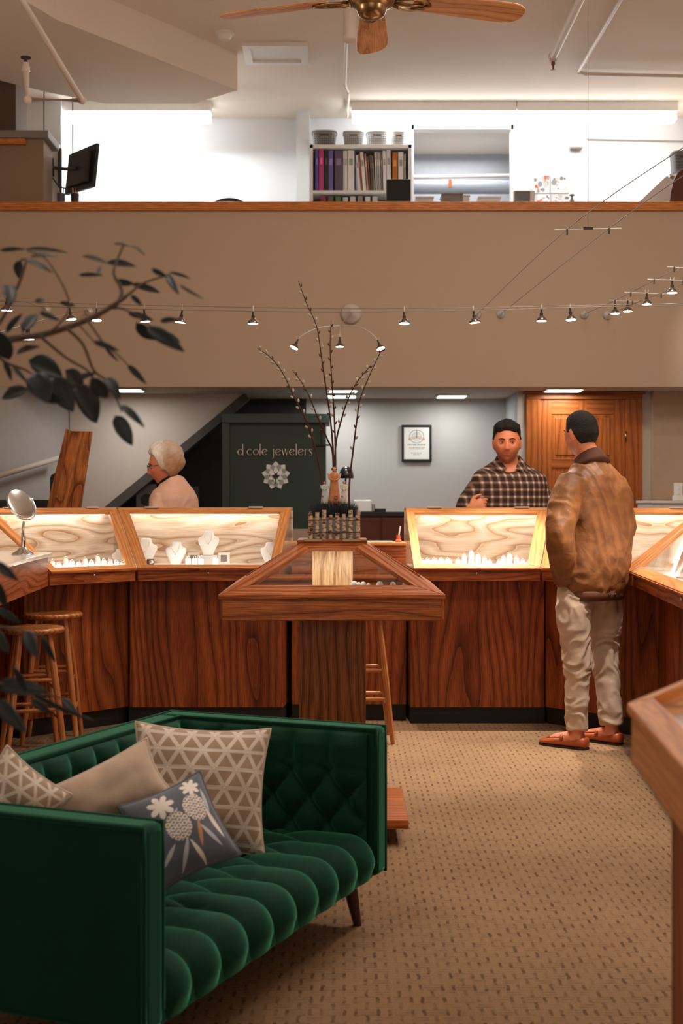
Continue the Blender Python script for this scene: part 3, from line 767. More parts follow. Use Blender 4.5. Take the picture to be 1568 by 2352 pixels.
# ================================================================== people
UP = V(0, 0, 1)
def fuse(name, m, voxel, mat, parent, iters=3, wr=None, smooth=True, deform=None):
    """voxel-remesh all overlapping pieces of m into ONE continuous surface, relax it, then wrinkle it"""
    tmp = m.build(name+'_tmp', None)
    md = tmp.modifiers.new('r', 'REMESH'); md.mode = 'VOXEL'; md.voxel_size = voxel; md.use_smooth_shade = True
    if iters:
        sm = tmp.modifiers.new('s', 'SMOOTH'); sm.iterations = iters; sm.factor = .5
    dg = bpy.context.evaluated_depsgraph_get(); dg.update()
    me = bpy.data.meshes.new_from_object(tmp.evaluated_get(dg)); me.name = name
    bpy.data.objects.remove(tmp)
    if wr:
        nrm = [v.normal.copy() for v in me.vertices]
        for v, n in zip(me.vertices, nrm): v.co += n*wr(v.co)
    if parent is not None:
        inv = parent_matrix(parent).inverted(); me.transform(inv)
    me.polygons.foreach_set('use_smooth', [True]*len(me.polygons))
    me.materials.clear(); me.materials.append(mat)
    o = bpy.data.objects.new(name, me); S.collection.objects.link(o)
    if parent is not None: o.parent = parent
    return o
def hring(c, l, f, rw, rd, n=28, k=2.4, tilt=None):
    c = Vector(c); out = []
    for i in range(n):
        a = 2*PI*i/n; ca, sa = math.cos(a), math.sin(a)
        x = math.copysign(abs(ca)**(2/k), ca)*rw; y = math.copysign(abs(sa)**(2/k), sa)*rd
        out.append(c+l*x+f*y+(UP*(tilt*y) if tilt else V(0, 0, 0)))
    return out
def head_pts(mod, nu=120, nv=84):
    """unit head in (right, forward, up) metres, centred at mid height; mod(p, dir) edits each point"""
    vs = []
    for i in range(nv+1):
        ph = -PI/2+PI*i/nv
        for j in range(nu):
            la = 2*PI*j/nu
            d = V(max(math.cos(ph), 1e-3)*math.sin(la), max(math.cos(ph), 1e-3)*math.cos(la), math.sin(ph))
            vs.append(mod(d))
    fs = [(i*nu+j, i*nu+(j+1) % nu, (i+1)*nu+(j+1) % nu, (i+1)*nu+j) for i in range(nv) for j in range(nu)]
    fs.append(tuple(range(nu))[::-1]); fs.append(tuple(nv*nu+j for j in range(nu)))
    return vs, fs
def G(x, s): return math.exp(-(x/s)**2)
def skull(d, fem=0, feat=True):
    x, y, z = d.x*.076, d.y*.097, d.z*.118
    if z < 0:
        t = -z/.118
        x *= 1-(.20+.13*fem)*t**2.2
        if y > 0: y *= 1+.02*t
        else: y *= 1-.42*smooth01(t*1.3)
    else:
        x *= 1+.03*(z/.118); 
        if y < 0: y *= 1.04
    if d.y > 0:
        fl = smooth01(d.y*1.2); y = y*(1-.06*fl*G(z+.01, .06))
        x *= 1+.05*G(z-.01, .05)
    p = V(x, y, z)
    if feat and d.y > .05:
        ax = abs(x)
        zz = z+.006
        nose = smooth01((.030-zz)/.052)*G(x, .0105+.004*smooth01((.02-zz)/.05))*(1 if zz > -.036 else math.exp(-((zz+.036)/.008)**2))
        p.y += .021*nose*(zz < .05)
        p.y += .006*G(ax-.013, .007)*G(zz+.034, .009)
        p.y -= .012*G(ax-.031, .017)*G(zz-.006, .013)
        p.y += .005*G(zz-.028, .009)*G(ax-.028, .028)
        p.y += .006*G(ax-.045, .018)*G(zz+.022, .02)
        p.y += (.0055*G(zz+.056, .005)+.0065*G(zz+.067, .005))*G(x, .021)
        p.y -= .005*G(zz+.0615, .0028)*G(x, .024)
        p.y -= .004*G(zz+.080, .007)*G(x, .02)
        p.y += .011*G(z+.106, .016)*G(x, .026)
    return p
def make_head(m, C, fwd, fem=0, k=1.0, tilt=0):
    f = Vector(fwd).normalized(); r = f.cross(UP).normalized()      # r = the head's own right
    u = r.cross(f).normalized()
    if tilt:
        Rt = Matrix.Rotation(tilt, 3, r); f = Rt@f; u = Rt@u
    T = lambda p: C+(r*p.x+f*p.y+u*p.z)*k
    vs, fs = head_pts(lambda d: skull(d, fem)); m.add([T(p) for p in vs], fs)
    for s in (-1, 1):
        R = Matrix((r, f, u)).transposed()@Matrix.Rotation(s*-.35, 3, 'Z')@Matrix.Rotation(-.15, 3, 'X')
        m.ell(T(V(s*.079, -.008, -.004)), (.0075*k, .019*k, .033*k), R, 12, 9)
        m.ell(T(V(s*.076, .004, -.024)), (.007*k, .010*k, .012*k), R, 10, 7)
    return T
def hair_mesh(T, thick, mat, parent, name='hair', nu=120, nv=84, fem=0):
    def mod(d):
        p = skull(d, fem, False); n = V(d.x/.076, d.y/.097, d.z/.118).normalized()
        return T(p+n*thick(p, d))
    vs, fs = head_pts(mod, nu, nv); m = M(); m.add(vs, fs)
    return m.build(name, mat, parent, smooth=True)
def limb(m, pts, rs, n=16):
    pp = catmull(pts, 6); rr = []
    for i in range(len(pts)-1):
        for k in range(6): rr.append(lerp(rs[i], rs[i+1], smooth01(k/6)*.5+.5*k/6))
    rr.append(rs[-1]); m.tube(pp, rr, n)
def hand(m, wrist, d, pn, side, curl=(.5, .6, .7, .8), thumb=.5, k=1.0):
    """d: direction wrist->knuckles, pn: direction the palm faces, side: +1 thumb on d x pn side"""
    d = Vector(d).normalized(); pn = Vector(pn); pn = (pn-d*pn.dot(d)).normalized(); s = d.cross(pn)*side
    w_ = Vector(wrist)
    rings = []
    for t, hw, ht in ((-.015, .026, .019), (.01, .029, .018), (.04, .038, .016), (.07, .042, .014), (.088, .040, .012), (.094, .034, .008)):
        rings.append([w_+d*t*k+s*(.002+math.cos(a)*hw)*k+pn*math.sin(a)*ht*k for a in [2*PI*i/16 for i in range(16)]])
    m.ring_loft(rings)
    for i, (off, L_, r_) in enumerate(((.028, .072, .0095), (.010, .080, .0098), (-.009, .075, .0092), (-.027, .058, .0082))):
        b = w_+d*.082*k+s*off*k; c = curl[i]; p = [b-d*.02*k, b]; a_ = 0; q = b
        for seg in (.46, .30, .24):
            a_ += c*(1.1 if seg == .46 else .95)
            q = q+(d*math.cos(a_)+pn*math.sin(a_)+s*off*.8)*L_*seg*k; p.append(q)
        m.tube(catmull(p, 3), [r_*k*(1-.25*j/12) for j in range(13)], 10); m.ell(p[-1], (r_*.75*k,)*3, nu=8, nv=6)
    b = w_+d*.018*k+s*.022*k
    q1 = b+(d*.55+s*.75+pn*.25*thumb).normalized()*.036*k; q2 = q1+(d*.85+s*.35+pn*thumb*.7).normalized()*.032*k; q3 = q2+(d*.95+pn*thumb*.8).normalized()*.026*k
    m.tube(catmull([b, q1, q2, q3], 4), [.014*k, .0135*k, .013*k, .0125*k, .012*k, .0115*k, .011*k, .0108*k, .0105*k, .010*k, .0095*k, .009*k, .008*k], 10); m.ell(q3, (.008*k,)*3, nu=8, nv=6)
SKIN = colattr('skin', .5)
def skin_paint(base, T, C, Rm, k, stub=None, fem=False):
    inv = Rm.transposed()
    lip = (base[0]*.78, base[1]*.45, base[2]*.45); st = stub or base
    def fn(co, i):
        p = inv@(co-C)/k; c = list(base)
        if abs(p.x) < .12 and abs(p.z) < .14 and p.y > -.02:
            f = G(p.x, .022)*G(p.z+.0675, .009)*(p.y > .05)
            ch = G(abs(p.x)-.05, .02)*G(p.z+.03, .025)*.25
            s_ = smooth01((-.035-p.z)/.03)*smooth01((p.z+.135)/.02)*(1-f)*(1 if stub else 0)*smooth01((p.y+.02)/.03)
            c = [lerp(c[j], st[j], s_*.6) for j in range(3)]
            c = [lerp(c[j], (base[0]*1.02, base[1]*.75, base[2]*.72)[j], ch) for j in range(3)]
            c = [lerp(c[j], lip[j], min(1, f*1.1)) for j in range(3)]
        return c
    return fn
IRIS = plain('iris_dark', (.02, .012, .008), .2); EYEW = plain('eye_white', srgb(214, 196, 184), .3); BROW = plain('brow_hair', srgb(34, 22, 16), .9)
LASH = plain('eyelid', srgb(150, 84, 62), .7)
def face_details(T, f, parent, k=1.0, brow=True, sq=1.0, browmat=None):
    for s in (-1, 1):
        m = M(); m.ell(T(V(s*.031, .0800, -.0005)), (.0125*k, .0085*k, .0060*k*sq), nu=14, nv=8, R=Matrix((f.cross(UP), f, UP)).transposed()); m.build('eye', EYEW, parent, smooth=True)
        m = M(); m.ell(T(V(s*.031-.002, .0872, -.0005)), (.0052*k, .003*k, .0052*k*sq), nu=12, nv=7, R=Matrix((f.cross(UP), f, UP)).transposed()); m.build('iris', IRIS, parent, smooth=True)
        m = M(); m.tube([T(V(s*x, y, z)) for x, y, z in ((.018, .0845, .004), (.026, .0890, .0065), (.036, .0870, .0062), (.045, .0800, .002))], [.0018, .0024, .0024, .0016], 6); m.build('eyelid', LASH, parent, smooth=True)
        if brow:
            m = M(); m.tube([T(V(s*x, y, z)) for x, y, z in ((.013, .0935, .0165), (.024, .0945, .0205), (.037, .0890, .0225), (.049, .0790, .018))], [.0035, .0042, .0038, .0018], 8, flat=.7); m.build('eyebrow', browmat or BROW, parent, smooth=True)
def wrinkle(amp, sc=(6, 6, 3), fine=.3, seed=0):
    def fn(co):
        a = noise.noise(V(co.x*sc[0]+seed, co.y*sc[1], co.z*sc[2])); b = noise.noise(V(co.x*sc[0]*2.7+seed, co.y*sc[1]*2.7+a*1.5, co.z*sc[2]*2.7))
        c = noise.noise(V(co.x*40+seed, co.y*40, co.z*30))
        r = (1-abs(b)*2.2)
        return amp*(a*.8+r*.5+c*fine*.5)
    return fn

def person(label, foot, f, joints, mats, hc, hf, kh=1.0, fem=0, skin=None, stub=None, tilt=0, hands=True, long=True):
    """joints (world): hipc, neck, shL, shR, elL, elR, wrL, wrR, kneeL, kneeR, anL, anR"""
    f = Vector(f).normalized(); l = UP.cross(f).normalized()           # l = the person's own left
    J = joints; m = M()
    body = M(); T = make_head(body, Vector(hc), hf, fem, kh, tilt)
    hfv = Vector(hf).normalized()
    nk = J['neck']; hcv = Vector(hc)
    body.tube(catmull([nk-UP*.09-f*.01, nk+UP*.01-f*.005, hcv-hfv*.022*kh-UP*.055*kh, hcv-hfv*.015-UP*.01], 4), [(.80 if fem else 1)*kh*q_ for q_ in (.075, .074, .070, .064, .060, .058, .057, .057, .057, .056, .055, .054, .05)], 20)
    # trunk
    hp = J['hipc']; rings = []
    W_ = J.get('w', 1.0)
    for t, rw, rd in ((-.08, .10, .07), (0, .155, .10), (.25, .135, .09), (.5, .145, .095), (.75, .165, .105), (.90, .125, .07), (.98, .07, .05)):
        rings.append(hring(hp.lerp(nk, t), l, f, rw*W_, rd*W_))
    body.ring_loft(rings)
    for s in 'LR':
        limb(body, [J['sh'+s]-UP*.012, J['el'+s], J['wr'+s]], [.044, .036, .026], 14)
        sg = 1 if s == 'L' else -1
        hipj = hp+l*sg*.085-UP*.02
        limb(body, [hipj, J['knee'+s], J['an'+s]], [.078, .052, .036], 16)
        ft = J.get('foot'+s, f); ft = Vector(ft).normalized(); an = J['an'+s]
        g = V(an.x, an.y, .045)
        body.tube(catmull([g-ft*.035+UP*.01, g+ft*.05+UP*.005, g+ft*.13-UP*.012, g+ft*.165-UP*.018], 3), [.030, .033, .036, .037, .036, .035, .034, .030, .024, .016], 12)
        body.tube([an, g], [.037, .034], 12)
        hd = J.get('hand'+s)
        if hd: hand(body, J['wr'+s], *hd)
    base = skin or srgb(205, 128, 96)[:3]
    r_ = hfv.cross(UP).normalized(); u_ = r_.cross(hfv)
    if tilt:
        Rt = Matrix.Rotation(tilt, 3, r_); hfv = Rt@hfv; u_ = Rt@u_
    o = fuse('person', body, .0042, SKIN, None, 2)
    loc = V(foot[0], foot[1], 0)
    Rm = Matrix((r_, hfv, u_)).transposed()
    paint(o, skin_paint(base, T, hcv, Rm, kh, stub))
    o.data.transform(Matrix.Translation(-loc)); o.location = loc
    tag(o, label, 'person')
    return o, T, l, f, hfv
def torso_cloth(m, hp, nk, l, f, rows, W_=1.0, k=2.5):
    """rows: (t along hip->neck, half width, half depth, forward offset)"""
    m.ring_loft([hring(hp.lerp(nk, r[0])+f*r[3], l, f, r[1]*W_, r[2]*W_, 32, k, r[4] if len(r) > 4 else None) for r in rows])

# ---------------- customer: brown waxed jacket, khaki trousers, tan loafers, seen from behind
f = V(-.6, .8, 0); l = V(-.8, -.6, 0)
J = dict(hipc=V(1.318, 7.22, .93), neck=V(1.335, 7.240, 1.515), shL=V(1.205, 7.115, 1.425), shR=V(1.49, 7.335, 1.425),
         elL=V(1.13, 7.00, 1.11), elR=V(1.535, 7.42, 1.13), wrL=V(1.184, 7.112, .905), wrR=V(1.33, 7.55, 1.08),
         kneeL=V(1.245, 7.135, .50), kneeR=V(1.425, 7.31, .50), anL=V(1.245, 7.13, .085), anR=V(1.455, 7.27, .085), footL=V(-.76, .65, 0), footR=V(-.7, .7, 0),
         handL=(V(.36, .28, -1), V(.8, .6, 0), -1, (.5, .5, .5, .5)), handR=(V(-.9, .3, 0), V(0, 0, -1), 1, (.5, .6, .7, .8)))
hc = V(1.289, 7.27, 1.668)
cust, T, l, f, hfv = person('man in a tan waxed jacket and khaki trousers standing with his back turned', (1.345, 7.2), f, J, None, hc, V(-.58, .82, 0), .99, skin=srgb(226, 142, 104)[:3], stub=srgb(150, 96, 76)[:3])
HAIRD = plain('dark_short_hair', srgb(22, 13, 8), .8, noise_amt=.5, nscale=160, bump=.6)
def buzz(p, d):
    z, y, ax = p.z, p.y, abs(p.x)
    side = -.012+(-.075)*smooth01((-.018-y)/.045)          # hairline drops behind the ear
    if y > .045: side = .062
    elif y > -.018: side = lerp(.0, .062, smooth01((y-.02)/.03))
    e = smooth01((z-side)/.012)
    return lerp(-.012, .0075+.006*smooth01((z-.03)/.05), e)
hair_mesh(T, buzz, HAIRD, cust)
face_details(T, hfv, cust, .99)
def jacket_mat():
    m, N, L, B = newmat('waxed_canvas')
    tc = N.new('ShaderNodeTexCoord'); nz = N.new('ShaderNodeTexNoise'); nz.inputs['Scale'].default_value = 7; nz.inputs['Detail'].default_value = 5; nz.inputs['Distortion'].default_value = 1.2
    L.new(tc.outputs['Object'], nz.inputs['Vector'])
    cr = N.new('ShaderNodeValToRGB'); e = cr.color_ramp.elements; e[0].position = .3; e[0].color = srgb(104, 60, 28); e[1].position = .75; e[1].color = srgb(160, 104, 54)
    L.new(nz.outputs['Fac'], cr.inputs[0]); L.new(cr.outputs[0], B.inputs['Base Color']); B.inputs['Roughness'].default_value = .55
    n2 = N.new('ShaderNodeTexNoise'); n2.inputs['Scale'].default_value = 11; n2.inputs['Detail'].default_value = 3; n2.inputs['Distortion'].default_value = 1.2; L.new(tc.outputs['Object'], n2.inputs['Vector'])
    bp = N.new('ShaderNodeBump'); bp.inputs['Strength'].default_value = .35; bp.inputs['Distance'].default_value = .015
    L.new(n2.outputs['Fac'], bp.inputs['Height']); L.new(bp.outputs['Normal'], B.inputs['Normal'])
    return m
JACK = jacket_mat(); COLLAR = plain('corduroy_brown', srgb(76, 34, 12), .8, noise_amt=.15)
KHAKI = plain('khaki_cotton', srgb(198, 172, 150), .85, noise_amt=.05, nscale=30, bump=.25)
m = M()
hp, nk = J['hipc'], J['neck']
hem = V(1.335, 7.21, .805)
m.ring_loft([hring(c, l, f, rw, rd, 32, 2.5) for c, rw, rd in (
    (hem, .172, .132), (hem+UP*.05, .196, .150), (V(1.34, 7.215, .93), .212, .158), (V(1.35, 7.22, 1.05), .213, .155), (V(1.357, 7.228, 1.18), .216, .150),
    (V(1.36, 7.232, 1.30), .222, .145), (V(1.358, 7.235, 1.38), .215, .132), (V(1.352, 7.237, 1.44), .180, .112), (V(1.345, 7.24, 1.485), .125, .092), (V(1.335, 7.243, 1.52), .080, .074))])
limb(m, [J['shL']-l*.03-UP*.02, (J['shL']+J['elL'])/2+l*.008, J['elL'], J['wrL']+V(-.012, -.012, .02)], [.086, .078, .071, .060], 20)
limb(m, [J['shR']+l*.03-UP*.02, (J['shR']+J['elR'])/2, J['elR'], J['wrR']], [.086, .074, .066, .052], 20)
def wrj(co):
    a = noise.noise(V(co.x*7, co.y*7, co.z*3.2)); b = noise.noise(V(co.x*13+a*2, co.y*13, co.z*9+a)); c = noise.noise(V(co.x*26, co.y*26, co.z*22))
    lo = smooth01((1.3-co.z)/.5)
    d_ = noise.noise(V((co.x*.8+co.y*.6)*16+2.5*co.z, 3, co.z*2.4+a*.8))
    return .007*a+(.005+.004*lo)*(abs(b)*-2+.6)+.0015*c*(.5+lo)+.007*max(0, 1-abs(d_)*2.2)*(1.1-lo*.6)
jk = fuse('jacket', m, .008, JACK, cust, 3, wrj)
m = M()          # hem band, cuff, collar
m.ring_loft([hring(hem+UP*z, l, f, rw, rd, 40, 2.5) for z, rw, rd in ((-.022, .170, .130), (-.016, .182, .142), (.03, .188, .146), (.036, .176, .134))])
m.build('hem_band', plain('jacket_band', srgb(96, 54, 26), .6, noise_amt=.12), jk, smooth=True)
m = M(); w0 = J['wrL']; m.tube([w0+V(-.022, -.026, .055), w0+V(-.012, -.012, .015), w0+V(-.006, -.006, -.026)], [.066, .064, .058], 20); m.build('cuff', plain('jacket_cuff', srgb(120, 74, 38), .6), jk, smooth='auto')
for k_ in (.03, .075):
    m = M(); m.ell(hem+(-f)*.150+l*(k_-.05)+UP*.01, (.007, .007, .007)); m.build('snap_button', BLACK, jk, smooth=True)
cr_ = []
for t, rw, rd, z in ((0, .112, .098, 1.475), (.3, .100, .090, 1.50), (.6, .085, .080, 1.525), (1, .072, .070, 1.552), (1.1, .068, .065, 1.551), (1.2, .066, .062, 1.51)):
    c = V(1.334, 7.246, z)+f*(z-1.47)*.25; cr_.append([p+UP*(-.05*((p-c).dot(f)/.08)) for p in hring(c, l, f, rw, rd, 32, 2.2)])
m = M(); m.ring_loft(cr_); m.build('collar', COLLAR, jk, smooth=True)
m = M()          # trousers
m.ring_loft([hring(hp+UP*z+f*o_, l, f, rw, rd, 30, 2.4) for z, rw, rd, o_ in ((.09, .160, .118, 0), (.0, .176, .128, -.004), (-.06, .182, .134, -.008), (-.13, .178, .126, -.006), (-.17, .16, .09, 0))])
limb(m, [hp+l*.088-UP*.08, hp.lerp(J['kneeL'], .55)+l*.062+V(0, 0, .01), J['kneeL'], J['kneeL'].lerp(J['anL'], .5), V(J['anL'].x, J['anL'].y, .10)], [.102, .092, .074, .064, .060], 20)
limb(m, [hp-l*.088-UP*.08, hp.lerp(J['kneeR'], .55)-l*.062, J['kneeR'], J['kneeR'].lerp(J['anR'], .5), V(J['anR'].x, J['anR'].y, .105)], [.102, .090, .073, .064, .060], 20)
def wrp(co):
    a = noise.noise(V(co.x*8, co.y*8, co.z*7)); b = noise.noise(V(co.x*12+co.z*6, co.y*12, co.z*16+a*2)); kn = G(co.z-.48, .12)+G(co.z-.76, .08)+G(co.z-.16, .09)
    return .004*a+(.003+.011*kn)*(abs(b)*-2+.6)
fuse('trousers', m, .0075, KHAKI, cust, 3, wrp)
SHOE = plain('tan_leather', srgb(176, 84, 40), .35, noise_amt=.2, nscale=30, coat=.3); SOLE = plain('dark_sole', srgb(44, 24, 16), .6)
def loafer(an, d, parent, label=None):
    d = Vector(d).normalized(); s = V(-d.y, d.x, 0); o = V(an.x, an.y, 0)
    rings = []
    for t, hw, z0, z1 in ((-.062, .020, .018, .050), (-.056, .031, .008, .066), (-.02, .037, .006, .068), (.03, .039, .006, .058), (.08, .043, .006, .060), (.12, .048, .006, .056), (.16, .048, .006, .046), (.20, .040, .007, .036), (.222, .026, .010, .028), (.23, .010, .014, .022)):
        c = o+d*t; rings.append([c+s*math.copysign(abs(math.cos(a))**.8, math.cos(a))*hw+UP*((z0+z1)/2+math.copysign(abs(math.sin(a))**.8, math.sin(a))*(z1-z0)/2) for a in [2*PI*i/20 for i in range(20)]])
    m = M(); m.ring_loft(rings); sh = m.build('shoe', SHOE, parent, smooth=True)
    m = M(); out = [o+d*t+s*hw for t, hw in ((-.063, 0), (-.055, .03), (-.02, .037), (.03, .038), (.10, .046), (.16, .048), (.20, .040), (.225, .022), (.231, 0))]
    out += [o+d*t-s*hw for t, hw in ((.225, .022), (.20, .040), (.16, .048), (.10, .046), (.03, .038), (-.02, .037), (-.055, .03))]
    m.prism(out, (0, 0, .011)); m.build('sole', SOLE, sh)
    m = M(); m.tube([o+d*.075+s*.046+UP*.045, o+d*.075+s*.030+UP*.066, o+d*.07+UP*.073, o+d*.075-s*.030+UP*.066, o+d*.075-s*.046+UP*.045], .009, 8, flat=.45); m.build('saddle_strap', SHOE, sh, smooth=True)
    m = M(); m.tube([o+d*.07+s*.03+UP*.060, o+d*.115+s*.034+UP*.054, o+d*.165+s*.026+UP*.044, o+d*.185+UP*.042, o+d*.165-s*.026+UP*.044, o+d*.115-s*.034+UP*.054, o+d*.07-s*.03+UP*.060], .0032, 6); m.build('toe_seam', SHOE, sh, smooth=True)
    return sh
loafer(J['anL'], J['footL'], cust); loafer(J['anR'], J['footR'], cust)

# ---------------- staff man in the checked shirt behind the right-hand case
f = V(.05, -1, 0); YM = 8.72
def M_(px, py, D=YM): return P(px, py, D)
J = dict(hipc=V(1.06, 8.74, .97), neck=M_(1168, 1066, 8.74), shL=M_(1232, 1104, 8.76), shR=M_(1100, 1106, 8.72),
         elL=M_(1262, 1215, 8.70), elR=M_(1062, 1205, 8.70), wrL=M_(1232, 1178, 8.46), wrR=M_(1078, 1168, 8.50),
         kneeL=V(1.17, 8.72, .52), kneeR=V(.98, 8.70, .52), anL=V(1.18, 8.76, .09), anR=V(.97, 8.76, .09), w=1.12,
         handL=(V(-.8, -.35, .25), V(-.1, .3, -1), -1, (.4, .5, .6, .6)), handR=(V(.93, -.1, .33), V(.2, .9, -.25), 1, (.5, .75, .95, 1.1), .1))
J['hipc'] = V(1.10, 8.75, .97)
hc = M_(1164, 1018, 8.70)
staff, T, l, f, hfv = person('man in a brown checked shirt gesturing behind the display case', (1.10, 8.75), f, J, None, hc, V(-.12, -1, .02), 1.08, skin=srgb(232, 142, 100)[:3], stub=srgb(150, 92, 70)[:3])
def mhair(p, d):
    z, y, ax = p.z, p.y, abs(p.x)
    line = .066-.010*G(ax-.045, .02) if y > .045 else (lerp(.012, .062, smooth01((y-.012)/.035)) if y > .0 else lerp(.012, -.072, smooth01((0-y)/.05)))
    e = smooth01((z-line)/.012)
    v = .009+.020*smooth01((z-.045)/.05)+.004*smooth01(y/.06)+.006*noise.noise(V(p.x*60, p.y*20, p.z*30))
    return lerp(-.012, v, e)
hair_mesh(T, mhair, HAIRD, staff)
face_details(T, hfv, staff, 1.08, sq=.6)
def plaid():
    m, N, L, B = newmat('checked_flannel')
    tc = N.new('ShaderNodeTexCoord'); sp = N.new('ShaderNodeSeparateXYZ'); L.new(tc.outputs['Object'], sp.inputs[0])
    def line(c, off=0.0):
        t = mathn(N, L, 'FRACT', mathn(N, L, 'ADD', mathn(N, L, 'MULTIPLY', c, 1/.046), off))
        d = mathn(N, L, 'ABSOLUTE', mathn(N, L, 'SUBTRACT', t, .5))
        cr = N.new('ShaderNodeMapRange'); cr.inputs[1].default_value = .24; cr.inputs[2].default_value = .46; L.new(d, cr.inputs[0]); return cr.outputs[0]
    xx = mathn(N, L, 'ADD', sp.outputs[0], mathn(N, L, 'MULTIPLY', sp.outputs[1], .6))
    a, b = line(xx), line(sp.outputs[2])
    s = mathn(N, L, 'ADD', mathn(N, L, 'MULTIPLY', a, .5), mathn(N, L, 'MULTIPLY', b, .5))
    cr = N.new('ShaderNodeValToRGB'); e = cr.color_ramp.elements; e[0].position = 0; e[0].color = srgb(48, 30, 24); e[1].position = 1; e[1].color = srgb(226, 200, 180)
    x = e.new(.5); x.color = srgb(128, 96, 78)
    L.new(s, cr.inputs[0]); L.new(cr.outputs[0], B.inputs['Base Color']); B.inputs['Roughness'].default_value = .85
    return m
PLAID = plaid()
m = M(); hp, nk = J['hipc'], J['neck']
torso_cloth(m, hp, nk, l, f, ((-.12, .19, .13, 0), (.0, .20, .14, 0), (.3, .205, .145, .01), (.55, .225, .145, .01), (.75, .245, .14, .01), (.86, .24, .13, 0), (.92, .205, .115, -.004, -.1), (.955, .15, .10, -.002, -.3), (.985, .105, .088, 0, -.55), (1.01, .078, .072, 0, -.8)))
limb(m, [J['shL']-l*.035-UP*.02, (J['shL']+J['elL'])/2+l*.008, J['elL'], J['wrL'].lerp(J['elL'], .22)], [.086, .076, .066, .050], 20)
limb(m, [J['shR']+l*.035-UP*.02, (J['shR']+J['elR'])/2-l*.008, J['elR'], J['wrR'].lerp(J['elR'], .22)], [.086, .076, .066, .050], 20)
sh_ = fuse('shirt', m, .008, PLAID, staff, 3, wrinkle(.006, (7, 7, 5), .2))
for s in (-1, 1):          # collar leaves
    a0 = nk+l*s*.078+UP*.050-f*.01; a1 = nk+l*s*.026+f*.092-UP*.030; a2 = nk+l*s*.072+f*.105-UP*.055; a3 = nk+l*s*.108+f*.035-UP*.005
    m = M(); m.prism([a0, a1, a2, a3], (f*.5+l*s*.5)*.006); m.build('collar_leaf', PLAID, sh_, bevel=.003)
m = M(); m.tube([nk+l*.068+UP*.045-f*.01, nk-f*.055+l*.05+UP*.05, nk-f*.065+UP*.052, nk-f*.055-l*.05+UP*.05, nk-l*.068+UP*.045-f*.01], .012, 8); m.build('collar_stand', PLAID, sh_, smooth=True)
for zz in (-.10, -.19, -.28):
    m = M(); m.ell(nk+UP*zz+f*.158, (.006, .004, .006)); m.build('shirt_button', BLACK, sh_, smooth=True)
DARKT = plain('dark_trousers', srgb(40, 38, 42), .8)
def trousers(J, l, f, mat, parent, W_=1.0):
    m = M(); hp = J['hipc']
    m.ring_loft([hring(hp+UP*z, l, f, rw*W_, rd*W_, 28, 2.4) for z, rw, rd in ((.07, .165, .12), (-.02, .18, .13), (-.1, .178, .125), (-.16, .16, .09))])
    for s, sg in (('L', 1), ('R', -1)):
        limb(m, [hp+l*sg*.09-UP*.08, J['knee'+s], V(J['an'+s].x, J['an'+s].y, .08)], [.10*W_, .072*W_, .058*W_], 18)
    return fuse('trousers', m, .012, mat, parent, 3)
trousers(J, l, f, DARKT, staff, 1.05)
for s in 'LR': loafer(J['an'+s], f, staff)

# ---------------- woman in the pink cardigan, profile to the left
f = V(-.85, .52, 0)
YW = 8.78
J = dict(hipc=V(-1.06, 8.80, .88), neck=P(390, 1101, 8.79), shL=P(366, 1142, 8.68), shR=P(418, 1138, 8.90),
         elL=P(356, 1230, 8.62), elR=P(428, 1230, 8.94), wrL=P(320, 1245, 8.72), wrR=P(370, 1245, 9.05), w=.88,
         kneeL=V(-1.09, 8.70, .48), kneeR=V(-1.09, 8.88, .48), anL=V(-1.06, 8.70, .085), anR=V(-1.06, 8.88, .085),
         handL=(V(-1, 0, -.1), V(0, 0, -1), 1, (.5, .6, .7, .8)), handR=(V(-1, 0, -.1), V(0, 0, -1), -1, (.5, .6, .7, .8)))
hc = P(377, 1069, 8.78)
lady, T, l, f, hfv = person('woman with short silver-blond hair and glasses in a pink cardigan, in profile', (-1.06, 8.8), f, J, None, hc, V(-1, -.05, 0), 1.04, fem=1, skin=srgb(234, 146, 106)[:3], tilt=-.12)
HAIRL = colattr('silver_blond_hair', .6, .2, .9, 130)
def whair(p, d):
    z, y, ax = p.z, p.y, abs(p.x)
    line = .056+.01*G(p.x, .04) if y > .055 else (lerp(-.040, .056, smooth01((y-.008)/.045)) if y > .0 else lerp(-.040, -.112, smooth01((-y)/.05)))
    e = smooth01((z-line)/.016)
    n_ = noise.noise(V(p.x*38+3, p.y*38, p.z*12)); n2_ = noise.noise(V(p.x*90, p.y*90+z*40, p.z*30))
    v = .018+.020*smooth01((z-.02)/.08)+.014*smooth01(-y/.08)*smooth01((z+.06)/.06)+.008*n_+.005*n2_
    if y > .05: v = v*.8
    return lerp(-.012, v, e)
hr = hair_mesh(T, whair, HAIRL, lady, fem=1)
inv = None
hw = hc-V(-1.06, 8.8, 0)
def hcol(co, i):
    yy = -(co.x-hw.x); n_ = noise.noise(co*35)*.12+noise.noise(V(co.x*160, co.y*160, co.z*50))*.12
    t = smooth01((yy+.04)/.10+n_); zt_ = smooth01((co.z-hw.z)/.12)
    a_ = srgb(176, 130, 92); b_ = srgb(232, 222, 212)
    k = min(1, t*.85+zt_*.35)
    return [lerp(a_[j], b_[j], k)*(1+n_*.8) for j in range(3)]
paint(hr, hcol)
face_details(T, hfv, lady, 1.04, browmat=plain('grey_brow', srgb(150, 120, 100), .9))
GL_ = plain('glasses_frame', srgb(70, 50, 60), .3)
gl_ = M()
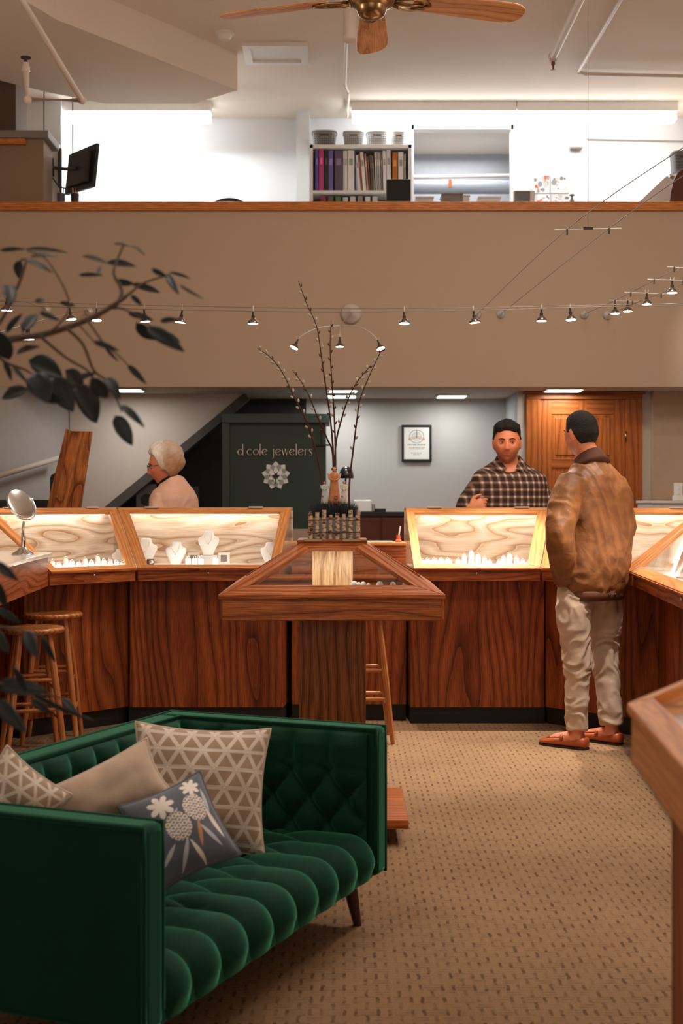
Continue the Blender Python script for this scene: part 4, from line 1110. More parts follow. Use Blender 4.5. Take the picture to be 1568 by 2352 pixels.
for s in (-1, 1):
    gl_.tube([T(V(s*.032+.021*math.cos(a), .101, -.002+.016*math.sin(a))) for a in [2*PI*i/20 for i in range(21)]], .0015, 6)
    gl_.tube([T(V(s*.053, .101, .002)), T(V(s*.074, .07, .003)), T(V(s*.080, .0, .004))], .0015, 6)
gl_.tube([T(V(-.011, .101, 0)), T(V(0, .104, .003)), T(V(.011, .101, 0))], .0015, 6)
gl_.build('glasses', GL_, lady, smooth=True)
m = M(); nk = J['neck']; hp = J['hipc']
m.tube([nk-UP*.05, nk+UP*.01+f*.008, nk+UP*.045+f*.020, nk+UP*.072+f*.028], [.078, .066, .061, .059], 24)
m.build('turtleneck', plain('black_knit', srgb(18, 18, 22), .9), lady, smooth=True)
m = M(); CARD = plain('pink_cardigan', srgb(226, 180, 156), .9, noise_amt=.04, bump=.2, nscale=60)
torso_cloth(m, hp, nk, l, f, ((-.2, .17, .13, 0), (.0, .175, .135, 0), (.3, .165, .13, .0), (.6, .18, .135, -.005), (.78, .172, .13, -.015), (.87, .142, .11, -.02), (.93, .10, .088, -.01, -.3), (.965, .078, .075, 0, -.6)))
for s, sg in (('L', 1), ('R', -1)):
    limb(m, [J['sh'+s]-l*sg*.03-UP*.02, (J['sh'+s]+J['el'+s])/2, J['el'+s], J['wr'+s]], [.078, .066, .058, .042], 18)
fuse('cardigan', m, .008, CARD, lady, 3, wrinkle(.006, (6, 6, 5), .1, 5))
trousers(J, l, f, DARKT, lady, .9)
for s in 'LR': loafer(J['an'+s], f, lady)
# ================================================================== bar stools
def make_stool(label, loc, h, rz):
    t = empty('bar_stool', (0, 0, 0), label, 'stool', 'round wooden bar stools')
    M().lathe([(0, h-.034), (.10, h-.036), (.150, h-.030), (.163, h-.018), (.163, h-.008), (.155, h), (.12, h-.004), (.06, h-.009), (0, h-.010)], n=36).build('seat', W_STOOL, t, smooth=True, local=True)
    A = []
    for k in range(4):
        a = PI/4+k*PI/2; c, s = math.cos(a), math.sin(a)
        A.append((V(c*.105, s*.105, h-.03), V(c*.205, s*.205, 0)))
        M().tube([A[-1][0].lerp(A[-1][1], q) for q in (0, .25, .5, .75, 1)], [.015, .018, .018, .016, .012], 12).build('leg', W_STOOL, t, smooth='auto', local=True)
    for k in range(4):
        for zz in ((.20, .36) if k % 2 else (.25, .41)):
            f1 = 1-zz/h; p, q = A[k][0].lerp(A[k][1], f1), A[(k+1) % 4][0].lerp(A[(k+1) % 4][1], f1)
            M().tube([p, p.lerp(q, .5), q], [.009, .012, .009], 10).build('rung', W_STOOL, t, smooth='auto', local=True)
    return put(t, loc, rz)
make_stool('round wooden bar stool at the left edge, the nearer one in front', (-1.60, 7.0, 0), .655, .35)
make_stool('round wooden bar stool at the left, the farther one just behind', (-1.575, 7.36, 0), .70, .1)
make_stool('wooden bar stool hidden behind the pedestal table, only a leg and rungs showing', (.125, 7.40, 0), .70, .05)

# ================================================================== busts and ring displays
def bust(px, ytop, ybase, D, label, pend=True):
    s = F/D; H = (ybase-ytop)/s; b = P(px, ybase, D)
    t = empty('necklace_bust', (b.x, b.y, Z0+.001), label, 'necklace display', 'white necklace busts in the left case')
    k = H/.17
    rings = []
    for z, rw, rd in ((0, .036, .024), (.012, .038, .026), (.03, .044, .022), (.06, .058, .024), (.09, .072, .028), (.112, .076, .028), (.124, .070, .026), (.134, .046, .024), (.148, .036, .023), (.164, .034, .022), (.171, .026, .016)):
        rings.append([V(b.x+math.copysign(abs(math.cos(a))**.85, math.cos(a))*rw*k, b.y+math.sin(a)*rd*k+z*.25*k, Z0+.001+z*k) for a in [2*PI*i/24 for i in range(24)]])
    M().ring_loft(rings).build('bust', LINEN, t, smooth=True)
    if pend:
        pts = [V(b.x+x*k, b.y+y*k, Z0+z*k) for x, y, z in ((-.027, .016, .150), (-.026, -.004, .128), (-.014, -.012, .098), (0, -.012, .085), (.014, -.012, .098), (.026, -.004, .128), (.027, .016, .150))]
        M().tube(catmull(pts, 4), .0012, 5).build('necklace', CHROME, t, smooth=True)
        M().ell(V(b.x, b.y-.014*k, Z0+.078*k), (.004, .003, .006)).build('pendant', CHROME, t, smooth=True)
bust(333, 1222, 1282, 8.12, 'white necklace bust, leftmost in the case left of the pedestal table')
bust(403, 1230, 1284, 8.02, 'low white necklace bust between the leftmost one and the tall one')
b_ = bust(478, 1209, 1264, 8.12, 'tallest white necklace bust, on a white riser in the middle of the case')
bust(620, 1222, 1273, 8.10, 'white necklace bust at the right end of the left display case')
bust(273, 1248, 1286, 7.98, 'white necklace bust just behind the corner post of the angled case')
for o in S.objects:
    if o.get('label', '').startswith('tallest'): o.location.z += .055
rc = P(478, 1284, 8.12); 
t = empty('display_riser', (rc.x, 8.13, Z0), 'white riser block under the tallest necklace bust', 'display riser')
M().span((rc.x-.05, 8.09, Z0), (rc.x+.05, 8.17, Z0+.055)).build('block', LINEN, t, bevel=.002)
for i, px in enumerate((432, 447, 461, 495)):
    q = P(px, 1284, 7.99); t = empty('ring_display', (q.x, q.y, Z0), ['leftmost', 'second', 'third', 'rightmost'][i]+' white ring stand in front of the tallest necklace bust', 'ring display', 'ring stands in front of the tallest bust')
    M().box((q.x, q.y, Z0+.022), (.034, .03, .044)).build('stand', LINEN, t, bevel=.006)
    M().tube([V(q.x+.008*math.cos(a), q.y, Z0+.05+.008*math.sin(a)) for a in [2*PI*k/12 for k in range(13)]], .0016, 5).build('ring', CHROME, t, smooth=True)
for i, (px, w) in enumerate(((443, 22), (513, 22))):
    q = P(px, 1262, 8.16); t = empty('earring_frame', (q.x, 8.17, Z0), 'small white square earring frame '+['left', 'right'][i]+' of the tallest necklace bust', 'earring display', 'square earring frames')
    fr = M(); z0 = Z0+.0; qd = [V(q.x-.035, 8.185, z0), V(q.x+.035, 8.185, z0), V(q.x+.035, 8.195, z0+.07), V(q.x-.035, 8.195, z0+.07)]
    inn = framed_quad(fr, qd, .015, .01); fr.build('frame', LINEN, t); M().prism([p+V(0, .006, 0) for p in inn], (0, .003, 0)).build('pad', GREYP, t)
q = P(345, 1283, 7.98); t = empty('watch', (q.x, q.y, Z0), 'small dark watch on a stand at the left end of the left display case', 'watch')
M().lathe([(.017, -.02), (.02, -.018), (.02, .018), (.017, .02)], (q.x, q.y, Z0+.021), 20, Matrix.Rotation(PI/2, 3, 'Y')).build('strap', BLACK, t, smooth='auto')
M().lathe([(0, 0), (.013, 0), (.013, .005), (0, .006)], (q.x+.008, q.y-.019, Z0+.024), 18, Matrix.Rotation(PI/2, 3, 'X')).build('watch_face', CHROME, t, smooth='auto')

def ring_finger(P0, h, idx, label, grp, r=.014):
    t = empty('ring_display', P0, label, 'ring display', grp)
    m = M(); m.ring_loft([[V(r*k*math.cos(a)*1.25, r*k*math.sin(a)*.9, z*h) for a in [2*PI*i/14 for i in range(14)]] for k, z in ((1.05, 0), (1.0, .5), (.85, .85), (.5, .98), (.1, 1))])
    m.build('stand', LINEN, t, smooth=True, local=True)
    M().tube([V(r*.7*math.cos(a), -.002, h*.98+r*.7*math.sin(a)) for a in [2*PI*k/12 for k in range(13)]], .0014, 5).build('ring', CHROME, t, smooth=True, local=True)
    M().ell((0, -.002, h*.98+r*.75), (.003, .003, .003)).build('gem', MIRROR, t, smooth=True, local=True)
    return t
ORD = ['first', 'second', 'third', 'fourth', 'fifth', 'sixth', 'seventh', 'eighth', 'ninth', 'tenth', 'eleventh', 'twelfth', 'thirteenth', 'fourteenth', 'fifteenth', 'sixteenth', 'seventeenth', 'eighteenth', 'nineteenth', 'twentieth']
xs = [965+15.6*i for i in range(5)]
for i, x in enumerate(xs):
    for r_i, dy in enumerate((0, .05)):
        q = P(x+r_i*5, 1284, 7.98+dy); ring_finger(V(q.x, 7.98+dy, Z0), .040-.008*r_i, i, 'white ring stand, left end of right case, %s from left, %s row' % (ORD[i], ['rear', 'front'][1-r_i]), 'ring stands at the left of the right case', .012)
def cluster(name, cx, prof, D0, rows):
    i = 0
    for r_i in range(rows):
        for k, (x, h) in enumerate(prof):
            q = P(x, 1284, D0+r_i*.055)
            hh = h*(.55+.45*r_i/(rows-1)) if rows > 1 else h
            ring_finger(V(q.x, D0+r_i*.055, Z0), hh, i, 'white ring stand in the %s, %s from left, %s row' % (name, ORD[k], ['front', 'middle', 'rear'][r_i]), 'ring stands in the '+name, .0135)
cluster('tall cluster, right case', 0, [(1052, .035), (1066, .062), (1082, .085), (1097, .066), (1112, .045), (1124, .028)], 7.93, 3)
cluster('small cluster, right case', 0, [(1146, .030), (1156, .052), (1170, .072), (1186, .050), (1200, .032), (1212, .02)], 7.95, 2)
# angled left case: long row of ring stands following its front edge
for r_i in range(2):
    for k in range(13):
        tt = k/12; x = lerp(-1.575, -1.215, tt)-.05-.045*r_i; y = lerp(7.40, 7.80, tt)+.055*r_i
        h = (.050, .036, .045, .032, .058, .040, .034, .050, .036, .060, .034, .044, .03)[k]*(.8+.3*r_i)
        ring_finger(V(x, y, Z0), h, k, 'white ring stand in the angled left case, %s from left, %s row' % (ORD[k], ['front', 'rear'][r_i]), 'ring stands in the angled left case', .0135)
# items inside the pedestal table
for i, (px, py, s_) in enumerate(((813, 1335, .014), (824, 1340, .010), (834, 1338, .012), (846, 1342, .008), (872, 1341, .013), (902, 1341, .011), (932, 1341, .014))):
    q = P(px, py+3, 5.2); b = V(q.x, 5.20, .951)
    t = empty('ring_display', b, 'small white jewellery stand inside the pedestal table, %s from the left' % ORD[i], 'ring display', 'small stands inside the pedestal table')
    M().lathe([(s_, 0), (s_, .030+s_*.6), (s_*.7, .034+s_*.9), (0, .036+s_)], (0, 0, 0), 14).build('stand', LINEN, t, smooth=True, local=True)
# ring box in the right counter
q = P(1520, 1325, 6.8)
t = empty('jewelry_dish', (1.68, 6.75, Z0), 'round white jewellery dish under the slanted glass at the right edge', 'dish')
M().lathe([(.05, 0), (.06, .006), (.055, .02), (.045, .012), (0, .010)], (0, 0, 0), 28).build('dish', LINEN, t, smooth='auto', local=True)

# ================================================================== round mirror on the left counter
b = P(53, 1262, 6.95); zt = 1.03; c = V(b.x, 6.95, zt)
t = empty('vanity_mirror', c, 'round chrome tabletop mirror on a stand, tilted, on the left counter', 'mirror')
M().lathe([(.058, 0), (.060, .004), (.052, .012), (.03, .026), (.018, .040), (.0, .042)], (0, 0, 0), 32).build('base', CHROME, t, smooth='auto', local=True)
hz = 1.31+(1150-1158)/F*6.95-zt
M().tube(catmull([V(0, 0, .03), V(.003, 0, .08), V(0, 0, .12), V(0, 0, .135), V(.004, 0, hz-.088)], 3), [.010, .011, .012, .013, .012, .010, .008, .007, .007, .006, .006, .006, .006], 14).build('stem', CHROME, t, smooth=True, local=True)
cc = V(-.012, 0, hz)
nz_ = V(.71, -.5, .49).normalized(); mj = V(.57, 0, -.82); mj = (mj-nz_*mj.dot(nz_)).normalized(); R = Matrix((mj, nz_.cross(mj), nz_)).transposed()
M().lathe([(.072, -.010), (.083, -.008), (.085, 0), (.083, .008), (.072, .010)], cc, 40, R).build('rim', CHROME, t, smooth='auto', local=True)
M().lathe([(0, .007), (.076, .0075), (.076, -.0075), (0, -.007)], cc, 40, R).build('mirror_glass', MIRROR, t, smooth='auto', local=True)
M().tube([cc+R@V(.092*math.cos(a), .092*math.sin(a), 0) for a in [-1.0+2.6*i/20 for i in range(21)]], .0042, 8).build('yoke', CHROME, t, smooth=True, local=True)

# ================================================================== planter, angels, willow
zt = 1.158; PC = V(-.029, 5.40, zt)
t = empty('birch_planter', PC, 'small square planter box fenced with birch twigs on top of the pedestal table', 'planter')
M().span((-.085, -.085, 0), (.085, .085, .085)).build('box', plain('galvanised_box', srgb(170, 180, 186), .5), t, local=True, bevel=.002)
BIRCH = None
def birch():
    m, N, L, B = newmat('birch_bark')
    tc = N.new('ShaderNodeTexCoord'); mp = N.new('ShaderNodeMapping'); mp.inputs['Scale'].default_value = (40, 40, 90); L.new(tc.outputs['Object'], mp.inputs[0])
    nz = N.new('ShaderNodeTexNoise'); nz.inputs['Detail'].default_value = 3; nz.inputs['Scale'].default_value = 1; L.new(mp.outputs[0], nz.inputs['Vector'])
    cr = N.new('ShaderNodeValToRGB'); e = cr.color_ramp.elements; e[0].position = .36; e[0].color = srgb(92, 54, 34); e[1].position = .55; e[1].color = srgb(222, 196, 166)
    L.new(nz.outputs['Fac'], cr.inputs[0]); L.new(cr.outputs[0], B.inputs['Base Color']); B.inputs['Roughness'].default_value = .85
    return m
BIRCH = birch(); TWIG = plain('wire_twine', srgb(96, 58, 36), .9)
random.seed(11)
hs_ = [.108, .095, .112, .10, .112, .095, .108, .112]
for side in range(4):
    for k in range(8 if side in (0,) else 7):
        u = -.092+.184*k/7.0 if side == 0 else -.085+.17*k/7.0
        x, y = [(u, -.095), (.095, u), (-u, .095), (-.095, -u)][side]
        h = random.uniform(.092, .116); r_ = random.uniform(.0075, .0095)
        M().tube([V(x, y, 0), V(x+random.uniform(-.001, .001), y, h*.5), V(x+random.uniform(-.002, .002), y, h)], [r_, r_*random.uniform(.9, 1.05), r_*.95], 10).build('birch_twig', BIRCH, t, smooth='auto', local=True)
for zz in (.028, .075):
    pts = []
    for k in range(33):
        a = 2*PI*k/32; q = .104/max(abs(math.cos(a)), abs(math.sin(a))); pts.append(V(q*math.cos(a)*1.0, q*math.sin(a), zz+random.uniform(-.003, .003)))
    M().tube(pts, .0016, 5).build('twine', TWIG, t, smooth=True, local=True)
gm = M()
for i in range(900):
    x, y = random.uniform(-.082, .082), random.uniform(-.082, .082)
    o = V(x*.95, y*.95, .07); tip = V(x*1.18+random.uniform(-.006, .006), y*1.18+random.uniform(-.006, .006), .07+random.uniform(.066, .096)*(1-.25*(abs(x)/.082)**3))
    sx = V(random.uniform(-1, 1), random.uniform(-1, 1), 0).normalized()*.0013
    gm.add([o-sx, o+sx, tip.lerp(o, .4)+sx*.8, tip, tip.lerp(o, .4)-sx*.8], [(0, 1, 2, 3, 4)])
tag(gm.build('grass', plain('dark_grass', srgb(46, 52, 56), .7), t, local=True, recalc=False), kind='stuff')
def angel(x, y, z, h, robe, label, tilt=0, rose=False):
    t = empty('angel_figurine', (PC.x+x, PC.y+y, PC.z+z), label, 'figurine')
    RB = plain('robe_'+label.split()[0], robe, .8, noise_amt=.12, nscale=60, bump=.3)
    m = M(); rings = []
    for q, rw, rd in ((0, .165, .13), (.1, .155, .12), (.4, .125, .10), (.6, .10, .085), (.70, .10, .08), (.77, .115, .07), (.81, .08, .05), (.83, .035, .035)):
        rings.append([V(math.cos(a)*rw*h*(1+.06*math.sin(5*a)*(1-q)), math.sin(a)*rd*h, q*h) for a in [2*PI*i/24 for i in range(24)]])
    M().tube([V(0, 0, -.07), V(0, 0, .01)], .004, 6).build('pick', TWIG, t, local=True)
    m.ring_loft(rings); m.build('robe', RB, t, smooth=True, local=True)
    m = M(); m.ell((0, -.005*h, .89*h), (.055*h, .055*h, .068*h)); m.tube([V(0, 0, .80*h), V(0, 0, .88*h)], .022*h, 10); m.build('head', plain('clay_skin', srgb(214, 160, 126), .7), t, smooth=True, local=True)
    m = M()
    for i in range(26):
        a = random.uniform(0, 2*PI); e_ = random.uniform(-.2, 1.3); rr = .062*h
        m.ell((rr*math.cos(a)*math.cos(e_), .012*h+rr*math.sin(a)*math.cos(e_)*.9, .90*h+rr*math.sin(e_)), (.017*h,)*3, nu=8, nv=5)
    m.build('curly_hair', plain('red_curls', srgb(150, 84, 44), .8), t, smooth=True, local=True)
    for s in (-1, 1):
        m = M(); o = V(s*.03*h, .07*h, .70*h)
        pts = [o, o+V(s*.09*h, .02*h, .07*h), o+V(s*.155*h, .03*h, .11*h), o+V(s*.15*h, .03*h, .03*h), o+V(s*.12*h, .03*h, -.05*h), o+V(s*.06*h, .02*h, -.08*h)]
        m.prism(pts, (0, .012*h, 0)); m.build('wing', plain('wing_white', srgb(224, 214, 198), .7), t, local=True, bevel=.003*h)
        m = M(); m.tube(catmull([V(s*.10*h, -.01*h, .76*h), V(s*.115*h, -.06*h, .66*h), V(s*.05*h, -.11*h, .62*h), V(s*.005, -.12*h, .63*h)], 4), [.032*h]*5+[.026*h]*4+[.02*h]*4, 10); m.build('arm', RB, t, smooth=True, local=True)
    if rose:
        m = M(); m.ell((.045*h, -.12*h, .17*h), (.06*h, .025*h, .065*h))
        for i in range(7): a = 2*PI*i/7; m.ell((.045*h+.035*h*math.cos(a), -.14*h, .17*h+.038*h*math.sin(a)), (.026*h, .015*h, .026*h), nu=8, nv=5)
        m.build('rose', plain('clay_rose', srgb(186, 120, 80), .8), t, smooth=True, local=True)
    else:
        m = M(); m.ell((-.09*h, -.11*h, .33*h), (.035*h,)*3); m.build('trinket', plain('red_trinket', srgb(188, 62, 34), .5), t, smooth=True, local=True)
    return t
angel(.0, -.02, .140, .152, srgb(214, 142, 102), 'tallest angel figurine, in a salmon robe, in the middle of the planter', rose=True)
angel(-.038, -.035, .138, .095, srgb(206, 212, 216), 'small angel figurine in a pale blue robe, left in the planter')
angel(.040, -.035, .138, .096, srgb(226, 220, 210), 'small angel figurine in a white robe, right in the planter')
BARK = plain('willow_bark', srgb(74, 34, 26), .6, noise_amt=.2); CATK = plain('catkin_fluff', srgb(206, 196, 180), .95, bump=.4, nscale=300); BUD = plain('willow_bud', srgb(96, 48, 32), .6)
wil = [([(745, 1150), (735, 1080), (718, 1010), (700, 960), (672, 905), (648, 855), (620, 820), (591, 800)], 22, 'longest willow branch leaning far left', -.03),
       ([(766, 1150), (764, 1045), (752, 1010), (728, 955), (705, 900), (688, 872), (671, 850)], 8, 'short willow branch ending left of the centre', .02),
       ([(768, 1150), (765, 1040), (758, 960), (748, 890), (738, 820), (727, 750), (705, 700), (685, 645)], 20, 'tallest willow branch in the planter', .0),
       ([(770, 1150), (770, 1040), (767, 950), (762, 880), (758, 800), (760, 737)], 16, 'straight upright willow branch in the centre', .03),
       ([(772, 1150), (770, 1030), (785, 960), (800, 915), (818, 880), (838, 855), (852, 838)], 14, 'budded willow branch leaning slightly right', -.02),
       ([(801, 1150), (803, 1100), (810, 1040), (820, 960), (826, 920), (845, 870), (868, 820), (880, 800)], 16, 'willow branch at the far right of the planter', .01)]
for pts, nc, lab, dy in wil:
    D = 5.40+dy; path = catmull([P(x, y, D+.02*math.sin(i*1.3)) for i, (x, y) in enumerate(pts)], 6); path[0].z = 1.165
    b = path[0].copy(); t = empty('willow_branch', b, lab, 'branch', 'pussy willow branches in the planter')
    n = len(path); M().tube(path, [.0042*(1-.72*i/n) for i in range(n)], 7).build('stem', BARK, t, smooth=True)
    for k in range(nc):
        u = .30+.69*k/nc if nc > 12 else .4+.58*k/nc; i = int(u*(n-1)); p = path[i].lerp(path[min(i+1, n-1)], (u*(n-1)) % 1); d = (path[min(i+1, n-1)]-path[max(i-1, 0)]).normalized()
        side = V(d.z, 0, -d.x)*(1 if k % 2 else -1); fl = random.random() < (.8 if 'far left' in lab else .55)
        ax = (d+side*.45+V(0, random.uniform(-.5, .5), 0)).normalized(); R = ax.to_track_quat('Z', 'Y').to_matrix()
        if fl: M().ell(p+side*.006+ax*.006, (.0046, .0046, .0085), R, 8, 6).build('catkin', CATK, t, smooth=True)
        else: M().ell(p+side*.004+ax*.004, (.0032, .0032, .0078), R, 8, 6).build('bud', BUD, t, smooth=True)

# ================================================================== ceiling fan
fc = V(P(853, 0, 5.7).x, 5.7, 3.435)
fan = empty('ceiling_fan', (fc.x, fc.y, ZC), 'brass ceiling fan with oak blades at the top of the picture', 'ceiling fan')
def fl(*a): return V(*a)+V(0, 0, fc.z-ZC)
def lathe_at(prof, name, mat): M().lathe([(r, z+fc.z-ZC) for r, z in prof], n=40).build(name, mat, fan, smooth='auto', local=True)
lathe_at([(.075, 1.395), (.075, 1.36), (.03, 1.33), (.016, 1.32), (.016, .14), (0, .14)], 'downrod', BRASS)
lathe_at([(.0, .16), (.06, .155), (.10, .13), (.115, .07), (.115, .02), (.10, -.005), (0, -.005)], 'motor_housing', BRASS)
lathe_at([(0, -.005), (.095, -.005), (.100, -.018), (.088, -.034), (.066, -.044), (.062, -.060), (.052, -.078), (.03, -.09), (0, -.094)], 'switch_housing', BRASS)
for k in range(48):
    a = 2*PI*k/48
    if math.sin(a) > .35: continue
    M().tube([fl(.1*math.cos(a), .1*math.sin(a), -.012), fl(.088*math.cos(a), .088*math.sin(a), -.036)], .0016, 5).build('flute', BRASS, fan, local=True)
for i in range(5):
    az = math.radians(90+72*i-1.5); ca, sa = math.cos(az), math.sin(az)
    Rz = Matrix.Rotation(az, 3, 'Z')@Matrix.Rotation(math.radians(-12), 3, 'X')
    def q(x, y, z=0): return Rz@V(x, y, z)+V(0, 0, fc.z-ZC+.0)
    m = M(); out = []
    prof = [(.19, .045), (.22, .056), (.30, .062), (.42, .069), (.54, .074), (.62, .073), (.66, .064), (.685, .045), (.695, .02)]
    out = [(x, w_) for x, w_ in prof]+[(x, -w_) for x, w_ in prof[::-1]]
    m.prism([q(x, y, -.004) for x, y in out], Rz@V(0, 0, .008), grain=Rz@V(1, 0, 0)); bl = m.build('blade', W_FAN, fan, local=True, bevel=.002)
    m = M()
    for s in (-1, 1): m.tube([q(.09, s*.012, -.012), q(.14, s*.036, -.014), q(.19, s*.042, -.010), q(.235, s*.03, -.008), q(.262, 0, -.008)], [.009, .009, .008, .008, .007], 8)
    m.tube([q(.10, 0, -.014), q(.19, 0, -.016), q(.23, 0, -.010)], [.010, .007, .006], 8)
    m.build('blade_arm', BRASS, fan, smooth=True, local=True)
M().tube([fl(-.045, -.03, -.07), fl(-.047, -.03, -.25)], .0012, 5).build('pull_chain', BRASS, fan, local=True)

# ================================================================== ceiling fittings and pipes
def czD(py, z=ZC): return (z-EYE)*F/(HY-py)
q = onz(515, 84, ZC-.03); t = empty('smoke_detector', (q.x, q.y, ZC), 'round white smoke detector on the ceiling left of the fan', 'smoke detector')
M().lathe([(.0, 0), (.075, 0), (.075, -.014), (.060, -.020), (0, -.020)], n=32).build('mounting_plate', WHITE, t, smooth='auto', local=True)
M().lathe([(.0, -.02), (.056, -.020), (.050, -.045), (.040, -.056), (0, -.057)], n=32).build('sensor_head', WHITE, t, smooth='auto', local=True)
qs = [onz(x, y, ZC) for x, y in ((546, 97), (697, 95), (706, 139), (565, 141))]
t = empty('access_panel', ((qs[0]+qs[2])/2), 'white rectangular access panel on the ceiling behind the fan', 'ceiling panel')
fr = M(); x0, x1, y0, y1 = qs[3].x, qs[1].x+.03, qs[0].y, qs[3].y
if y0 > y1: y0, y1 = y1, y0
inn = framed_quad(fr, [V(x0, y1, ZC-.03), V(x1, y1, ZC-.03), V(x1, y0, ZC-.03), V(x0, y0, ZC-.03)], .06, .03); fr.build('frame', WHITE, t)
M().span((x0+.05, y0+.05, ZC-.012), (x1-.05, y1-.05, ZC)).build('panel', WHITE, t)
def pipe(label, pts, r, parts=(), name='pipe', flanges=(), cat='pipe', grp=None):
    t = empty(name, pts[0], label, cat, grp)
    M().tube(pts, r, 14).build('pipe_run', PIPE, t, smooth='auto')
    for p in pts[1:-1]: M().ell(p, (r*1.35,)*3, nu=14, nv=9).build('elbow_fitting', PIPE, t, smooth=True)
    return t
zz = 4.42
pa, pb, pc, pd = P(26, -40, 8.05), P(188, 230, 9.4), P(63, 229, 9.1), P(59, 165, 9.1)
t = pipe('white painted sprinkler pipe crossing the upper left corner with a valve', [pa, pb, pc, pd], .022)
M().lathe([(.026, 0), (.030, .01), (.030, .03), (.024, .04), (.024, .06)], pd, 14).build('coupling', PIPE, t, smooth='auto')
M().lathe([(.012, .06), (.012, .09), (.035, .092), (.035, .10), (0, .10)], pd, 14).build('valve_wheel', DARKW2, t, smooth='auto')
z_ = ZC-.12
pa, pb = onz(1342, -5, z_), onz(1270, 130, z_)
t = pipe('white sprinkler pipe hanging under the ceiling right of the fan, ending in a sprinkler head', [onz(1360, -60, z_), pb, pb-UP*.04], .03)
M().lathe([(0, 0), (.014, 0), (.016, -.03), (.007, -.04), (.007, -.065), (.022, -.068), (0, -.072)], pb-UP*.035, 12).build('sprinkler_head', BRASS, t, smooth='auto')
M().tube([pa.lerp(pb, .3), pa.lerp(pb, .3)+UP*.12], .012, 8).build('hanger', PIPE, t)
z_ = ZC-.04
pipe('thin white conduit bending across the ceiling at the upper right', [onz(1460, -60, z_), onz(1328, 165, z_), onz(1345, 170, z_), onz(1700, 178, z_)], .014)
pipe('thin white conduit running down the ceiling behind the fan', [onz(795, 96, z_), onz(792, 195, z_), onz(800, 212, z_), onz(797, 268, z_)], .013)
q0 = P(804, 92, 9.2)
t = empty('hanging_pipe', (q0.x, q0.y, ZC), 'short thick white vertical pipe coming down behind the ceiling fan', 'pipe')
M().tube([V(q0.x, q0.y, ZC), V(q0.x, q0.y, q0.z)], .047, 20).build('pipe_run', PIPE, t, smooth='auto')
M().lathe([(0, -.02), (.03, -.018), (.055, 0), (.055, .02), (.047, .02)], q0, 20).build('end_cap', PIPE, t, smooth='auto')

# fluorescent fixtures
for x0, x1, lab in ((96, 484, 'fluorescent tube light on the loft ceiling at the left'), (808, 1184, 'fluorescent tube light above the bookcase'), (1186, 1553, 'fluorescent tube light at the right, joined to the middle one')):
    Dt = 12.0; a, b = P(x0, 250, Dt), P(x1, 250, Dt)
    t = empty('tube_light', ((a.x+b.x)/2, Dt, ZC-.02), lab, 'ceiling light', 'fluorescent tube lights in the loft')
    zb = P(0, 258, Dt).z; zl = P(0, 279, Dt).z
    M().span((a.x, Dt-.05, zb), (b.x, Dt+.12, ZC)).build('housing', WHITE, t)
    M().span((a.x+.005, Dt-.045, zl), (b.x-.005, Dt+.11, zb)).build('diffuser', TUBEW, t, bevel=.02)

# ================================================================== loft furniture
def bx(px0, py0, px1, py1, D, dep):       # box seen between two pixels at distance D
    a, b = P(px0, py1, D), P(px1, py0, D); return (a.x, D, a.z), (b.x, D+dep, b.z)
ZL = ZS+.1
a, b = bx(711, 332, 945, 462, 12.0, .3)
t = empty('bookcase', ((a[0]+b[0])/2, 12.15, ZL), 'tall white bookcase full of books and binders in the loft', 'bookcase')
x0, x1, zt = a[0], b[0], b[2]
for x in (x0, x1-.028): M().span((x, 12.0, ZL), (x+.028, 12.3, zt)).build('side_panel', WHITE, t)
M().span((x0, 12.0, zt-.03), (x1, 12.3, zt)).build('top', WHITE, t)
M().span((x0, 12.29, ZL), (x1, 12.3, zt)).build('back', plain('bookcase_back', srgb(120, 112, 108), .8), t)
zsh = P(0, 437, 12.0).z; zs2 = zsh-.42
for z in (zsh, zs2, zs2-.42, zs2-.84, ZL+.05): M().span((x0+.02, 12.005, z-.025), (x1-.02, 12.29, z)).build('shelf', WHITE, t)
books = [(122, 143, 207, 0, (98, 84, 156), 'tall purple book'), (146, 176, 203, 0, (196, 66, 134), 'pink book with dark lettering'), (180, 207, 207, 0, (52, 42, 42), 'black book'),
 (208, 238, 210, 0, (116, 104, 170), 'violet binder with a white label'), (246, 300, 210, 0, (98, 84, 104), 'wide mauve binder'), (302, 312, 211, 0, (226, 224, 220), 'thin white folder'), (313, 328, 212, 0, (232, 230, 226), 'white binder with a green edge'),
 (330, 374, 210, 0, (236, 234, 230), 'wide white binder'), (377, 385, 214, 0, (76, 92, 150), 'thin blue folder'), (389, 397, 238, 6, (196, 190, 184), 'leaning grey magazine'), (399, 416, 240, 8, (228, 226, 222), 'leaning white booklet'), (418, 426, 236, 8, (172, 96, 84), 'leaning red-brown magazine'),
 (430, 452, 222, 8, (236, 230, 226), 'leaning white catalogue with a red top'), (456, 466, 232, 7, (206, 160, 140), 'leaning pink catalogue'), (470, 478, 250, 6, (120, 96, 84), 'thin brown magazine'), (482, 496, 240, 5, (92, 78, 72), 'dark brown magazine'), (498, 506, 246, 5, (160, 140, 128), 'beige magazine'),
 (511, 520, 220, 3, (210, 206, 202), 'pale grey slim journal'), (523, 532, 220, 3, (182, 178, 176), 'mid grey slim journal'), (535, 544, 221, 3, (206, 202, 198), 'light grey slim journal'), (548, 556, 222, 3, (150, 142, 138), 'dark grey slim journal'),
 (560, 582, 212, 2, (236, 234, 232), 'white ring binder'), (584, 612, 206, 2, (232, 230, 228), 'tall white ring binder'), (618, 652, 222, 0, (190, 116, 52), 'orange-brown hardback'), (656, 690, 220, 0, (240, 238, 236), 'white box file'), (694, 704, 232, 0, (186, 196, 182), 'slim grey-green book')]
